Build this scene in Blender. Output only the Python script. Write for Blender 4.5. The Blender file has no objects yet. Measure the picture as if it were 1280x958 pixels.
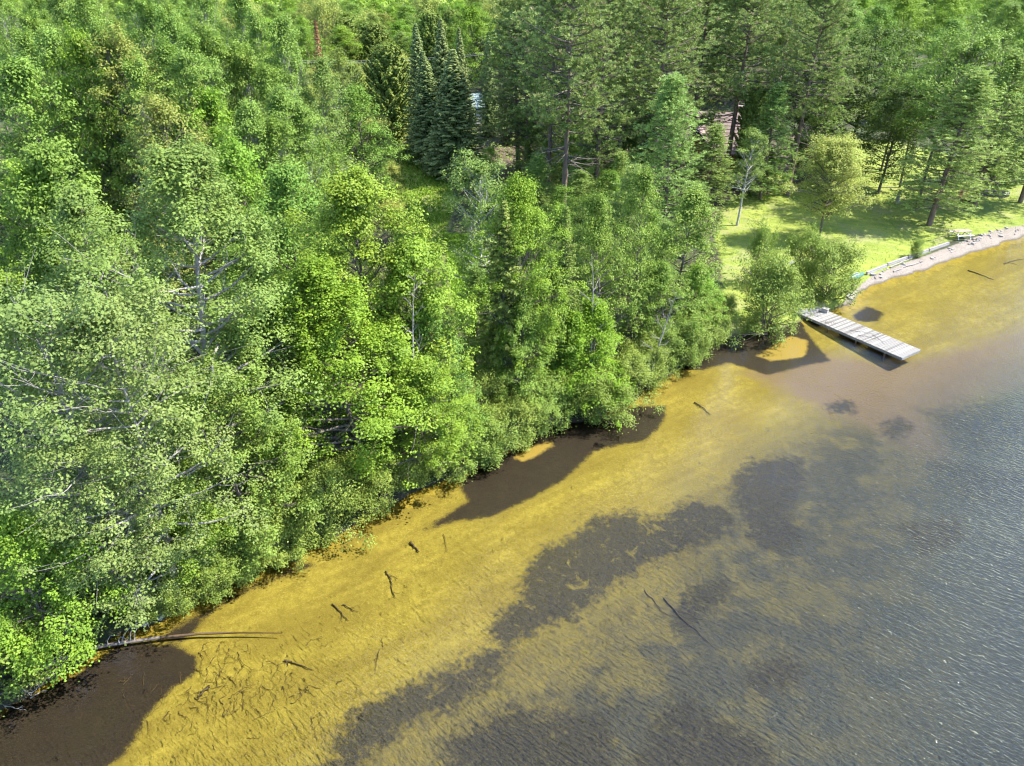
import bpy, math
import numpy as np
from math import radians, sin, cos, pi
from mathutils import Vector
S = bpy.context.scene
COL = S.collection

# ---------------------------------------------------------------- camera, sky, sun, exposure
CAM_H, FPX, PITCH = 28.0, 1000.0, radians(30)
cd = bpy.data.cameras.new('camera'); cam = bpy.data.objects.new('camera', cd); COL.objects.link(cam)
cam.location = (0, 0, CAM_H); cam.rotation_euler = (pi/2 - PITCH, 0, 0)
cd.sensor_width = 36; cd.lens = 36*FPX/1280; cd.clip_start = .5; cd.clip_end = 4000
S.camera = cam
SUN_AZ, SUN_EL = 84, 50          # degrees to the right of the view direction, above the horizon
W = bpy.data.worlds.new('World'); S.world = W; W.use_nodes = True
wn, wl = W.node_tree.nodes, W.node_tree.links
sky = wn.new('ShaderNodeTexSky'); sky.sky_type = 'NISHITA'; sky.sun_disc = False
sky.sun_elevation = radians(SUN_EL); sky.sun_rotation = radians(SUN_AZ); sky.air_density = 1.15; sky.dust_density = .35; sky.ozone_density = 2.2
bg = wn['Background']; bg.inputs['Strength'].default_value = .125
# broken fair-weather cloud over the whole sky
tc = wn.new('ShaderNodeTexCoord'); mp = wn.new('ShaderNodeMapping'); mp.inputs['Scale'].default_value = (1, 1, 2.2)
cn = wn.new('ShaderNodeTexNoise'); cn.inputs['Scale'].default_value = 2.1; cn.inputs['Detail'].default_value = 6; cn.inputs['Roughness'].default_value = .55
cr = wn.new('ShaderNodeValToRGB'); cr.color_ramp.elements[0].position = .46; cr.color_ramp.elements[1].position = .62
cr.color_ramp.elements[1].color = (.9, .9, .9, 1)
cm = wn.new('ShaderNodeMix'); cm.data_type = 'RGBA'; cm.inputs[7].default_value = (9.5, 9.8, 10.3, 1)
wl.new(tc.outputs['Generated'], mp.inputs[0]); wl.new(mp.outputs[0], cn.inputs['Vector']); wl.new(cn.outputs['Fac'], cr.inputs[0])
sx = wn.new('ShaderNodeSeparateXYZ'); mr = wn.new('ShaderNodeMapRange'); mr.inputs['From Min'].default_value = .55; mr.inputs['From Max'].default_value = .85; mr.inputs['To Min'].default_value = .03; mr.inputs['To Max'].default_value = .95; mu = wn.new('ShaderNodeMath'); mu.operation = 'MULTIPLY'   # clouds stand mostly overhead, the low sky is clearer
wl.new(tc.outputs['Generated'], sx.inputs[0]); wl.new(sx.outputs[2], mr.inputs['Value']); wl.new(mr.outputs[0], mu.inputs[0]); wl.new(cr.outputs[0], mu.inputs[1]); wl.new(mu.outputs[0], cm.inputs[0]); cool = wn.new('ShaderNodeMix'); cool.data_type = 'RGBA'; cool.blend_type = 'MULTIPLY'; cool.inputs[0].default_value = 1; cool.inputs[7].default_value = (.78, .96, 1.24, 1); wl.new(sky.outputs[0], cool.inputs[6]); wl.new(cool.outputs[2], cm.inputs[6]); wl.new(cm.outputs[2], bg.inputs['Color'])
sd_ = bpy.data.lights.new('sun', 'SUN'); sd_.energy = 4.7; sd_.angle = radians(.55); sd_.color = (1, .95, .86)
sun = bpy.data.objects.new('sun', sd_); COL.objects.link(sun)
sdir = Vector((sin(radians(SUN_AZ))*cos(radians(SUN_EL)), cos(radians(SUN_AZ))*cos(radians(SUN_EL)), sin(radians(SUN_EL))))
sun.rotation_euler = sdir.to_track_quat('Z', 'Y').to_euler(); sun.location = (60, 20, 60)
S.view_settings.view_transform = 'Standard'; S.view_settings.look = 'None'; S.view_settings.gamma = 1
S.view_settings.exposure = 1.38
S.render.engine = 'CYCLES'
cy = S.cycles
cy.max_bounces = 7; cy.diffuse_bounces = 3; cy.glossy_bounces = 2; cy.transmission_bounces = 5; cy.transparent_max_bounces = 8
cy.caustics_reflective = False; cy.caustics_refractive = False; cy.use_denoising = True
cy.use_adaptive_sampling = True; cy.adaptive_threshold = .02; cy.filter_width = 1.2
cy.volume_bounces = 0; cy.sample_clamp_indirect = 6

# ---------------------------------------------------------------- small helpers
def at(px, py, z=0.0):                    # point of the level plane z seen at that place of the 1280x958 photograph
    u, v = px-640, py-479
    dn = FPX*sin(PITCH)+v*cos(PITCH); f = FPX*cos(PITCH)-v*sin(PITCH)
    k = (CAM_H-z)/max(dn, 1e-3)
    return np.array([u*k, f*k])
ORD = 'first second third fourth fifth sixth seventh eighth ninth tenth eleventh twelfth thirteenth fourteenth fifteenth sixteenth seventeenth eighteenth nineteenth'.split()
def ordinal(i):
    if i < 19: return ORD[i]
    n = i+1; t_, o_ = n//10, n % 10; T_ = ['', '', 'twenty', 'thirty', 'forty', 'fifty', 'sixty', 'seventy', 'eighty', 'ninety'][t_]
    return (T_[:-1]+'ieth') if o_ == 0 else T_+'-'+ORD[o_-1]
def number(group, phrase):                # alike neighbours are told apart by their order from the left
    L = [o for o in COL.objects if o.get('group') == group and o.get('category')]
    L.sort(key=lambda o: o.location.x/(o.location.y*cos(PITCH)+(CAM_H-5)*sin(PITCH)))
    for i, o in enumerate(L): o['label'] = ordinal(i)+' from the left '+phrase
def tag(o, label=None, cat=None, group=None, kind=None):
    if label: o['label'] = label
    if cat: o['category'] = cat
    if group: o['group'] = group
    if kind: o['kind'] = kind
    return o
def link(name, me, parent=None, loc=None, rot=None, mat=None):
    o = bpy.data.objects.new(name, me); COL.objects.link(o)
    if parent: o.parent = parent
    if loc is not None: o.location = loc
    if rot is not None: o.rotation_euler = rot
    return o
def thing(name, label, cat, loc=(0, 0, 0), rz=0, group=None):
    o = link(name, None, None, loc, (0, 0, rz)); o.empty_display_size = .3
    return tag(o, label, cat, group)
def npmesh(name, V, F, mat=None, smooth=False, attrs=None):
    """V (n,3), F (m,k) numpy -> mesh"""
    me = bpy.data.meshes.new(name); V = np.asarray(V, np.float32); F = np.asarray(F, np.int32)
    me.vertices.add(len(V)); me.vertices.foreach_set('co', V.ravel())
    k = F.shape[1]; me.loops.add(F.size); me.loops.foreach_set('vertex_index', F.ravel())
    me.polygons.add(len(F)); me.polygons.foreach_set('loop_start', np.arange(0, F.size, k, dtype=np.int32))
    if smooth: me.polygons.foreach_set('use_smooth', np.ones(len(F), bool))
    for n, a in (attrs or {}).items():
        at_ = me.attributes.new(n, 'FLOAT', 'POINT'); at_.data.foreach_set('value', np.asarray(a, np.float32))
    me.update(calc_edges=True)
    if mat: me.materials.append(mat)
    return me
class MB:                                 # collects boxes and tubes as quads/tris
    def __init__(s): s.V = []; s.F = []
    def add(s, V, F):
        b = len(s.V); s.V += [tuple(v) for v in V]; s.F += [tuple(i+b for i in f) for f in F]; return s
    def box(s, c, d, rz=0, rx=0, ry=0, taper=1):
        from mathutils import Euler
        R = Euler((rx, ry, rz)).to_matrix(); c = Vector(c)
        P = []
        for z in (-.5, .5):
            t = taper if z > 0 else 1
            for x, y in ((-.5, -.5), (.5, -.5), (.5, .5), (-.5, .5)):
                P.append(c + R @ Vector((x*d[0]*t, y*d[1]*t, z*d[2])))
        return s.add(P, [(0, 3, 2, 1), (4, 5, 6, 7), (0, 1, 5, 4), (1, 2, 6, 5), (2, 3, 7, 6), (3, 0, 4, 7)])
    def bar(s, a, b, w, h=None):
        a, b = Vector(a), Vector(b); h = h or w
        t = (b-a).normalized(); up = Vector((0, 0, 1)) if abs(t.z) < .95 else Vector((1, 0, 0))
        x = t.cross(up).normalized(); y = x.cross(t)
        P = [p + x*sx*w/2 + y*sy*h/2 for p in (a, b) for sx, sy in ((-1, -1), (1, -1), (1, 1), (-1, 1))]
        return s.add(P, [(0, 3, 2, 1), (4, 5, 6, 7), (0, 1, 5, 4), (1, 2, 6, 5), (2, 3, 7, 6), (3, 0, 4, 7)])
    def poly(s, P, F): return s.add(P, F)
    def mesh(s, name, mat, smooth=False, bevel=0):
        me = bpy.data.meshes.new(name); me.from_pydata([tuple(v) for v in s.V], [], s.F)
        if smooth: me.polygons.foreach_set('use_smooth', [True]*len(me.polygons))
        me.materials.append(mat); me.update(); return me
    def build(s, name, mat, parent=None, smooth=False, bevel=0, loc=None):
        o = link(name, s.mesh(name, mat, smooth), parent, loc)
        if bevel:
            m = o.modifiers.new('bevel', 'BEVEL'); m.width = bevel; m.segments = 2; m.limit_method = 'ANGLE'
        return o
def tubes(L, sides=5):                    # L: list of (points, radii); returns V, F
    Vs, Fs, b = [], [], 0
    for P, R in L:
        P = np.asarray(P, float); n = len(P)
        T = np.gradient(P, axis=0); T /= np.linalg.norm(T, axis=1)[:, None]+1e-9
        ref = np.array([0, 0, 1.]) if abs(T[0, 2]) < .9 else np.array([1., 0, 0])
        X = np.cross(T, ref); X /= np.linalg.norm(X, axis=1)[:, None]+1e-9; Y = np.cross(X, T)
        a = np.arange(sides)*2*pi/sides
        ring = P[:, None, :] + (X[:, None, :]*np.cos(a)[None, :, None] + Y[:, None, :]*np.sin(a)[None, :, None])*np.asarray(R)[:, None, None]
        Vs.append(ring.reshape(-1, 3))
        i = np.arange(n-1)[:, None]*sides; j = np.arange(sides)[None, :]; k = (j+1) % sides
        Fs.append(np.stack([i+j, i+k, i+sides+k, i+sides+j], -1).reshape(-1, 4)+b); b += n*sides
    return np.concatenate(Vs), np.concatenate(Fs)

# value noise in numpy (fractal)
_h = np.random.RandomState(7).rand(256, 256)
def vnoise(x, y):
    xi, yi = np.floor(x).astype(int), np.floor(y).astype(int); fx, fy = x-xi, y-yi
    fx, fy = fx*fx*(3-2*fx), fy*fy*(3-2*fy)
    g = lambda i, j: _h[i & 255, j & 255]
    return (g(xi, yi)*(1-fx)+g(xi+1, yi)*fx)*(1-fy)+(g(xi, yi+1)*(1-fx)+g(xi+1, yi+1)*fx)*fy
def fbm(x, y, o=4, seed=0):
    x, y = np.asarray(x, float), np.asarray(y, float); t, a, s = 0, .5, 0
    for i in range(o):
        t = t + a*vnoise(x+seed*17.3, y+seed*9.1); s += a; x, y, a = x*2.03+5.1, y*2.03+1.7, a*.5
    return t/s

# ---------------------------------------------------------------- node material helpers
class NT:
    def __init__(s, name):
        s.m = bpy.data.materials.new(name); s.m.use_nodes = True; s.n = s.m.node_tree.nodes; s.l = s.m.node_tree.links
        s.p = s.n['Principled BSDF']; s.out = s.n['Material Output']
    def new(s, t, **k):
        o = s.n.new('ShaderNode'+t)
        for a, v in k.items(): setattr(o, a, v)
        return o
    def lk(s, a, b): s.l.new(a, b)
    def pos(s):
        return s.new('NewGeometry').outputs['Position']
    def noise(s, scale, detail=4, rough=.55, vec=None, stretch=None, rot=0, dist=0):
        n = s.new('TexNoise'); n.inputs['Scale'].default_value = scale; n.inputs['Detail'].default_value = detail
        n.inputs['Roughness'].default_value = rough; n.inputs['Distortion'].default_value = dist
        v = vec or s.pos()
        if stretch:
            m = s.new('Mapping'); m.inputs['Scale'].default_value = stretch; r = s.new('VectorRotate', rotation_type='Z_AXIS'); r.inputs['Angle'].default_value = rot
            s.lk(v, r.inputs['Vector']); s.lk(r.outputs[0], m.inputs[0]); v = m.outputs[0]
        s.lk(v, n.inputs['Vector']); return n.outputs['Fac']
    def ramp(s, fac, stops, interp='LINEAR'):
        r = s.new('ValToRGB'); e = r.color_ramp.elements; r.color_ramp.interpolation = interp
        while len(e) < len(stops): e.new(.5)
        for i, (p, c) in enumerate(stops):
            e[i].position = p; e[i].color = (*c, 1) if isinstance(c, (tuple, list)) else (c, c, c, 1)
        s.lk(fac, r.inputs[0]); return r.outputs[0]
    def mix(s, f, a, b, mode='MIX'):
        m = s.new('Mix', data_type='RGBA', blend_type=mode)
        for sock, v in ((m.inputs[0], f), (m.inputs[6], a), (m.inputs[7], b)):
            if isinstance(v, (int, float)): sock.default_value = v
            elif isinstance(v, tuple): sock.default_value = (*v, 1)
            else: s.lk(v, sock)
        return m.outputs[2]
    def math(s, op, a, b=None, clamp=False):
        m = s.new('Math', operation=op, use_clamp=clamp)
        for i, v in enumerate((a, b)):
            if v is None: continue
            if isinstance(v, (int, float)): m.inputs[i].default_value = v
            else: s.lk(v, m.inputs[i])
        return m.outputs[0]
    def attr(s, name):
        a = s.new('Attribute'); a.attribute_name = name; return a.outputs['Fac']
    def bump(s, h, strength=.3, dist=.02, normal=None):
        b = s.new('Bump'); b.inputs['Strength'].default_value = strength; b.inputs['Distance'].default_value = dist
        s.lk(h, b.inputs['Height'])
        if normal is not None: s.lk(normal, b.inputs['Normal'])
        return b.outputs[0]

def plain(name, c1, c2=None, scale=6, rough=.8, bump=.3, stretch=None, metal=0):
    t = NT(name); c2 = c2 or tuple(x*.6 for x in c1)
    tco = t.new('TexCoord').outputs['Object']
    n = t.noise(scale, 5, .6, vec=tco, stretch=stretch)
    t.lk(t.mix(t.ramp(n, [(.3, 0), (.7, 1)]), c2, c1), t.p.inputs['Base Color'])
    t.p.inputs['Roughness'].default_value = rough; t.p.inputs['Metallic'].default_value = metal
    t.lk(t.bump(n, bump, .02), t.p.inputs['Normal']); return t.m

def leafmat(name, dark, light, hue=.024, gloss=.5, trans=.27, tip=None):
    t = NT(name); oi = t.new('ObjectInfo').outputs['Random']
    c = t.mix(t.attr('tint'), dark, light)
    if tip: c = t.mix(t.ramp(t.attr('tint'), [(.86, 0), (.97, 1)]), c, tip)
    hs = t.new('HueSaturation')
    t.lk(t.math('ADD', .5-hue*1.1, t.math('MULTIPLY', oi, hue)), hs.inputs['Hue'])
    t.lk(t.math('ADD', .82, t.math('MULTIPLY', t.noise(.35, 2), .36)), hs.inputs['Value']); t.lk(c, hs.inputs['Color'])
    t.lk(hs.outputs[0], t.p.inputs['Base Color']); t.p.inputs['Roughness'].default_value = gloss+.08
    t.p.inputs['Specular IOR Level'].default_value = .22
    tr = t.new('BsdfTranslucent'); mx = t.new('MixShader'); mx.inputs[0].default_value = trans
    tc_ = t.mix(.5, hs.outputs[0], tuple(min(1, x*1.5) for x in light))
    t.lk(tc_, tr.inputs['Color']); t.lk(t.p.outputs[0], mx.inputs[1]); t.lk(tr.outputs[0], mx.inputs[2]); t.lk(mx.outputs[0], t.out.inputs['Surface'])
    return t.m

M = {}
M['bark'] = plain('grey_brown_bark', (.20, .17, .14), (.09, .07, .055), 5, .9, .6, (1, 1, .25))
M['bark_pale'] = plain('pale_bark', (.42, .39, .35), (.20, .18, .16), 4, .85, .5, (1, 1, .4))
M['bark_birch'] = plain('white_bark', (.62, .60, .56), (.25, .23, .21), 3, .8, .3, (.4, .4, 1.6))
M['bark_pine'] = plain('reddish_pine_bark', (.27, .18, .135), (.12, .085, .065), 6, .9, .6, (1, 1, .3))
M['deadwood'] = plain('weathered_deadwood', (.40, .37, .34), (.20, .18, .16), 7, .9, .4, (1, 1, .3))
M['wetwood'] = plain('wet_wood', (.09, .065, .04), (.03, .022, .015), 7, .6, .4)
LF = {
 'maple':  leafmat('bright_leaf', (0.113, 0.222, 0.024), (0.238, 0.411, 0.042)),
 'yellow': leafmat('yellow_green_leaf', (0.124, 0.225, 0.023), (0.251, 0.407, 0.037), tip=(0.344, 0.302, 0.081)),
 'mid':    leafmat('green_leaf', (0.091, 0.185, 0.025), (0.214, 0.355, 0.055)),
 'grey':   leafmat('grey_green_leaf', (0.118, 0.188, 0.035), (0.238, 0.346, 0.074)),
 'sparse': leafmat('pale_sparse_leaf', (0.121, 0.192, 0.046), (0.232, 0.347, 0.091), tip=(0.332, 0.279, 0.150)),
 'dark':   leafmat('dark_leaf', (0.057, 0.103, 0.017), (0.121, 0.202, 0.031)),
 'poplar': leafmat('poplar_leaf', (0.120, 0.213, 0.035), (0.238, 0.381, 0.066)),
 'willow': leafmat('willow_leaf', (0.213, 0.272, 0.053), (0.397, 0.473, 0.107)),
 'shrub':  leafmat('shrub_leaf', (0.133, 0.208, 0.032), (0.263, 0.375, 0.066)),
 'olive':  leafmat('olive_leaf', (0.159, 0.197, 0.034), (0.278, 0.332, 0.068), tip=(0.343, 0.256, 0.107)),
 'spruce': leafmat('blue_green_needle', (0.127, 0.186, 0.056), (0.310, 0.408, 0.145), trans=.25),
 'pine':   leafmat('olive_pine_needle', (0.136, 0.206, 0.047), (0.305, 0.415, 0.120), trans=.25, tip=(0.318, 0.276, 0.137)),
 'soft':   leafmat('soft_needle', (0.158, 0.254, 0.056), (0.355, 0.500, 0.137), trans=.3),
 'cedar':  leafmat('cedar_foliage', (0.114, 0.186, 0.029), (0.250, 0.354, 0.072), trans=.28),
 'lime':   leafmat('lime_foliage', (0.120, 0.228, 0.023), (0.242, 0.418, 0.032), trans=.35),
 'rust':   leafmat('rusty_dead_needle', (0.224, 0.100, 0.048), (0.418, 0.202, 0.099), trans=.1),
}

# ---------------------------------------------------------------- shoreline and ground heights
SH = [(-420, 1180), (-150, 960), (-30, 905), (30, 868), (95, 838), (150, 795), (205, 772), (262, 742), (318, 716), (372, 690), (420, 668), (462, 640), (505, 622), (545, 604),
      (585, 588), (640, 558), (690, 532), (745, 524), (790, 500), (835, 467), (880, 445), (893, 424), (925, 418), (968, 414), (1002, 398), (1030, 392), (1062, 381),
      (1078, 362), (1110, 350), (1150, 339), (1200, 321), (1240, 308), (1290, 292), (1400, 262), (1560, 236), (1900, 215)]
SHP = np.array([at(*p) for p in SH])
LAKE = np.vstack([SHP, [[420, 175], [1500, 260], [1500, -900], [-700, -900], [-700, -60], [-120, -8]]])
def seg_dist(X, Y, P, closed=False):
    d = np.full(X.shape, 1e9); n = len(P)
    for i in range(n if closed else n-1):
        a, b = P[i], P[(i+1) % n]; e = b-a; L = e @ e+1e-12
        t = np.clip(((X-a[0])*e[0]+(Y-a[1])*e[1])/L, 0, 1)
        d = np.minimum(d, np.hypot(X-a[0]-t*e[0], Y-a[1]-t*e[1]))
    return d
def inside(X, Y, P):
    c = np.zeros(X.shape, bool); n = len(P); j = n-1
    for i in range(n):
        xi, yi, xj, yj = *P[i], *P[j]
        c ^= ((yi > Y) != (yj > Y)) & (X < (xj-xi)*(Y-yi)/(yj-yi+1e-12)+xi); j = i
    return c
def sdist(X, Y, P):                       # positive inside
    d = seg_dist(X, Y, P, True); return np.where(inside(X, Y, P), d, -d)
def pxpoly(L): return np.array([at(*p) for p in L])
LAWN = pxpoly([(860, 470), (905, 400), (900, 345), (893, 300), (905, 262), (960, 245), (1012, 232), (1020, 196), (1060, 186), (1120, 186), (1200, 206), (1300, 208), (1500, 205), (1600, 240), (1280, 294), (1200, 300), (1078, 358), (1040, 392), (930, 424)])
MEAD = [pxpoly([(492, 215), (500, 198), (545, 190), (566, 215), (566, 275), (545, 345), (500, 345), (488, 270)]), pxpoly([(500, 158), (518, 146), (540, 150), (532, 170)]),
        pxpoly([(555, 305), (600, 305), (640, 400), (600, 440), (572, 420)])]
BEACH = pxpoly([(1046, 396), (1062, 369), (1090, 349), (1150, 327), (1200, 308), (1245, 292), (1300, 283), (1420, 256), (1420, 290), (1290, 302), (1200, 335), (1080, 372), (1060, 390)])
FLOOR = pxpoly([(600, 190), (660, 190), (700, 215), (720, 290), (900, 262), (900, 200), (1010, 175), (1040, 190), (960, 250), (930, 260), (905, 300), (740, 330), (690, 310), (620, 240)])
def land_z(X, Y, d):                      # d: distance into the land
    z = .42*np.clip(d/1.1, 0, 1)**.8 + .018*np.clip(d-1, 0, 60) + .30*(fbm(X*.12, Y*.12, 3, 3)-.5)*np.clip(d/4, 0, 1) + .06*(fbm(X*.9, Y*.9, 3, 5)-.5)*np.clip(d/1, 0, 1)
    return z
def height(X, Y):
    X, Y = np.asarray(X, float), np.asarray(Y, float)
    s = sdist(X, Y, LAKE)+(fbm(X*.8, Y*.8, 3, 1)-.5)*.9       # ragged waterline
    zl = land_z(X, Y, -s)
    zb = -.10-.075*np.clip(s, 0, 14)-.02*np.clip(s-14, 0, 30) + .10*(fbm(X*.25, Y*.25, 3, 8)-.5)*np.clip(s/2, 0, 1)
    return np.where(s > 0, np.minimum(-.22*np.clip(s, 0, .5), zb*np.clip(s/.8, 0, 1)), zl), s
def gz(x, y): return float(height(np.array([x]), np.array([y]))[0][0])
def axis(a, b, step, lo, hi, grow=1.16):
    m = list(np.arange(a, b+1e-6, step)); s = step
    while m[-1] < hi: s = min(s*grow, 90); m.append(m[-1]+s)
    s = step
    while m[0] > lo: s = min(s*grow, 90); m.insert(0, m[0]-s)
    return np.array(m)
gx, gy = axis(-26, 62, .38, -1400, 1500), axis(14, 104, .38, -900, 1900)
X, Y = np.meshgrid(gx, gy); Z, SDF = height(X, Y)
nx, ny = len(gx), len(gy)
idx = np.arange(nx*ny).reshape(ny, nx)
F = np.stack([idx[:-1, :-1], idx[:-1, 1:], idx[1:, 1:], idx[1:, :-1]], -1).reshape(-1, 4)
V = np.stack([X.ravel(), Y.ravel(), Z.ravel()], -1)
wet = (SDF.ravel()[F] > .7).sum(1) >= 2
def sub(Fs):
    u, inv = np.unique(Fs, return_inverse=True); return u, inv.reshape(Fs.shape)
def field(P, u, soft):                    # 0..1, .5 on the outline
    return np.clip(.5+sdist(V[u, 0], V[u, 1], P)/soft, 0, 1)
# ---- lake bed
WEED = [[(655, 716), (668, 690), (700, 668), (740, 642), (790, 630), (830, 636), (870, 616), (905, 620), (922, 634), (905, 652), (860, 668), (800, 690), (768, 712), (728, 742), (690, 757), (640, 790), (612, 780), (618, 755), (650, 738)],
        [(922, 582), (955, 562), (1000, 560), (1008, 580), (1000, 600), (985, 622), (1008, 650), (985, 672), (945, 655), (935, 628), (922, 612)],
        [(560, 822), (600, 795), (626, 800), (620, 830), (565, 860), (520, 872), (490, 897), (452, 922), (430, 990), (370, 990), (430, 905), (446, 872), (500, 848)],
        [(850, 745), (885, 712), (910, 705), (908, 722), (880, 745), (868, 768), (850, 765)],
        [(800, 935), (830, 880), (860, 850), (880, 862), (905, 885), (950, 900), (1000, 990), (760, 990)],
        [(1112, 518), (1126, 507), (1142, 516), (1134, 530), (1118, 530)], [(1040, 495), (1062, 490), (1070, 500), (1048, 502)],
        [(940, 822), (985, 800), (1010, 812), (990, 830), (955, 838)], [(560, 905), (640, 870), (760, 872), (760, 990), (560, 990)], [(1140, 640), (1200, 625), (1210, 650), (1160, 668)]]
LITTER_SHADE = [[(-300, 1200), (-120, 950), (-20, 906), (30, 872), (95, 842), (145, 806), (180, 800), (218, 803), (246, 815), (242, 838), (214, 852), (199, 868), (178, 890), (166, 912), (150, 936), (112, 962), (40, 1100)],
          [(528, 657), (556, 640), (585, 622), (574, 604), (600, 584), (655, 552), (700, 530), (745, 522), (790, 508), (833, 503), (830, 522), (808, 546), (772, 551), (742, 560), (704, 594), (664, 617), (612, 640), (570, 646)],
          [(840, 462), (882, 440), (895, 424), (960, 412), (1000, 398), (1010, 415), (1040, 445), (1000, 452), (960, 462), (912, 450), (880, 460)],  # not leaves: shade and reflections under the bushes, painted into the bed
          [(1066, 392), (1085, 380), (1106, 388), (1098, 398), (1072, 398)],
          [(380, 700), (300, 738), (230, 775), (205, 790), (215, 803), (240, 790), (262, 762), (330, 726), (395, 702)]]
BLUE = [[(1165, 500), (1225, 492), (1300, 470), (1420, 420), (1500, 560), (1300, 545), (1225, 545)], [(1172, 565), (1210, 555), (1250, 562), (1300, 556), (1420, 560), (1420, 640), (1262, 606), (1200, 596)]]  # bed painted dark and bluish where the lake mirrors blue sky
MAUVE = [[(935, 462), (1000, 432), (1060, 440), (1130, 445), (1220, 420), (1300, 390), (1450, 400), (1300, 470), (1230, 480), (1165, 500), (1190, 535), (1210, 565), (1150, 545), (1090, 520), (1010, 492)]]
PALE = [[(642, 568), (665, 556), (690, 548), (694, 554), (664, 570), (648, 576)], [(945, 440), (990, 418), (1010, 422), (1008, 440), (965, 446)]]
u, Fb = sub(F[wet])
def mx_(polys, soft): return np.max([field(pxpoly(p), u, soft) for p in polys], 0)
s_ = SDF.ravel()[u]
att = {'weed': mx_(WEED, 2.6), 'litter_shade': mx_(LITTER_SHADE, 1.6), 'blue': mx_(BLUE, 4), 'mauve': mx_(MAUVE, 4), 'pale': mx_(PALE, 1.2)}
DEEP = pxpoly([(1500, 470), (1300, 452), (1150, 500), (1040, 500), (960, 540), (880, 600), (820, 690), (700, 760), (600, 830), (520, 880), (420, 970), (300, 1200), (3000, 1200), (3000, 470)])
att['deep'] = np.clip(.5+sdist(V[u, 0], V[u, 1], DEEP)/9, 0, 1)
EDGE = pxpoly([(1420, 430), (1230, 500), (1205, 600), (1225, 760), (1190, 1000), (3000, 1100), (3000, 430)])  # bed darkened and tinted blue towards the right for the mirrored sky
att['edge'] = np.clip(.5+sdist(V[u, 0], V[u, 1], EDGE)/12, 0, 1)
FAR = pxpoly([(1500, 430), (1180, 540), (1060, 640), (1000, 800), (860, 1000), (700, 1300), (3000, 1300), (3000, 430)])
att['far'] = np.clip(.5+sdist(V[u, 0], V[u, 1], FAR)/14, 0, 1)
t = NT('lake_bed_sand')
n1, n2, n3 = t.noise(.42, 7, .62), t.noise(2.4, 5, .65), t.noise(9, 5, .75)
streak = t.noise(1.0, 4, .6, stretch=(.22, 1.5, 1), rot=radians(-35))
sand = t.mix(t.ramp(n2, [(.32, 0), (.68, 1)]), (.165, .138, .012), (.300, .258, .040))
sand = t.mix(t.ramp(streak, [(.40, 0), (.62, .55)]), sand, (.140, .108, .012))
sand = t.mix(t.ramp(n3, [(.50, 0), (.72, .6)]), sand, (.44, .38, .10))
sand = t.mix(t.ramp(t.noise(.30, 5, .6, stretch=(.5, 1.4, 1), rot=radians(-35)), [(.44, 0), (.62, .62)]), sand, (.150, .118, .014))
deepc = t.mix(t.ramp(n1, [(.45, 0), (.56, 1)]), (.026, .029, .027), (.125, .108, .030))
deepc = t.mix(t.ramp(n2, [(.38, 0), (.62, .6)]), deepc, (.070, .066, .036))
def thr(f, noise, k=.55, w=.06):
    return t.ramp(t.math('ADD', f, t.math('MULTIPLY', t.math('SUBTRACT', noise, .5), k)), [(.5-w, 0), (.5+w, 1)])
nm = t.math('ADD', t.math('MULTIPLY', n1, .55), t.math('MULTIPLY', n2, .45))
nm2 = t.math('ADD', t.math('MULTIPLY', n2, .6), t.math('MULTIPLY', n3, .4))
c = t.mix(thr(t.attr('deep'), nm, 1.5, .30), sand, deepc)
c = t.mix(t.math('MULTIPLY', thr(t.attr('mauve'), nm, 1.2, .22), .95), c, (.150, .108, .070))
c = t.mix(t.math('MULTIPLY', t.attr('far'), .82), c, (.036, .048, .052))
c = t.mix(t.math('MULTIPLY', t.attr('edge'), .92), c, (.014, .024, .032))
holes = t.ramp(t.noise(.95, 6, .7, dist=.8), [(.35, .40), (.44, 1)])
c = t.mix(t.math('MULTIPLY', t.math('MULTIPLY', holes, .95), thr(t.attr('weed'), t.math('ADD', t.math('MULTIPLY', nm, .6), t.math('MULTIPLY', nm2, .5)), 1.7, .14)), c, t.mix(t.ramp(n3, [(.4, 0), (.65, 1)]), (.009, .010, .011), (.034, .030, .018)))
c = t.mix(t.math('MULTIPLY', thr(t.attr('blue'), nm2, 1.5, .25), .9), c, (.012, .016, .020))
n4 = t.noise(26, 3, .7)
litter_shade_c = t.mix(t.ramp(n3, [(.35, 0), (.7, 1)]), (.003, .002, .0015), (.012, .008, .0055))
litter_shade_c = t.mix(t.ramp(n2, [(.45, 0), (.70, .7)]), litter_shade_c, (.018, .012, .007))
litter_shade_c = t.mix(t.ramp(n4, [(.50, 0), (.62, .9)]), litter_shade_c, (.045, .029, .019))
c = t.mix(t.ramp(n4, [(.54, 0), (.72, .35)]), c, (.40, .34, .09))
c = t.mix(thr(t.attr('litter_shade'), t.math('ADD', t.math('MULTIPLY', nm2, .6), t.math('MULTIPLY', n4, .4)), 1.2, .07), c, litter_shade_c)
c = t.mix(t.math('MULTIPLY', thr(t.attr('pale'), nm, .9, .1), .9), c, (.33, .25, .05))
t.lk(c, t.p.inputs['Base Color']); t.p.inputs['Roughness'].default_value = .9
rip = t.noise(8, 4, .65, stretch=(.62, 1.2, 1), rot=radians(-25), dist=.8)
t.lk(t.bump(rip, .55, .055, t.bump(n3, .5, .05)), t.p.inputs['Normal'])
bed = link('lake_bed', npmesh('lake_bed', V[u], Fb, t.m, True, att)); tag(bed, kind='structure')
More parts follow.
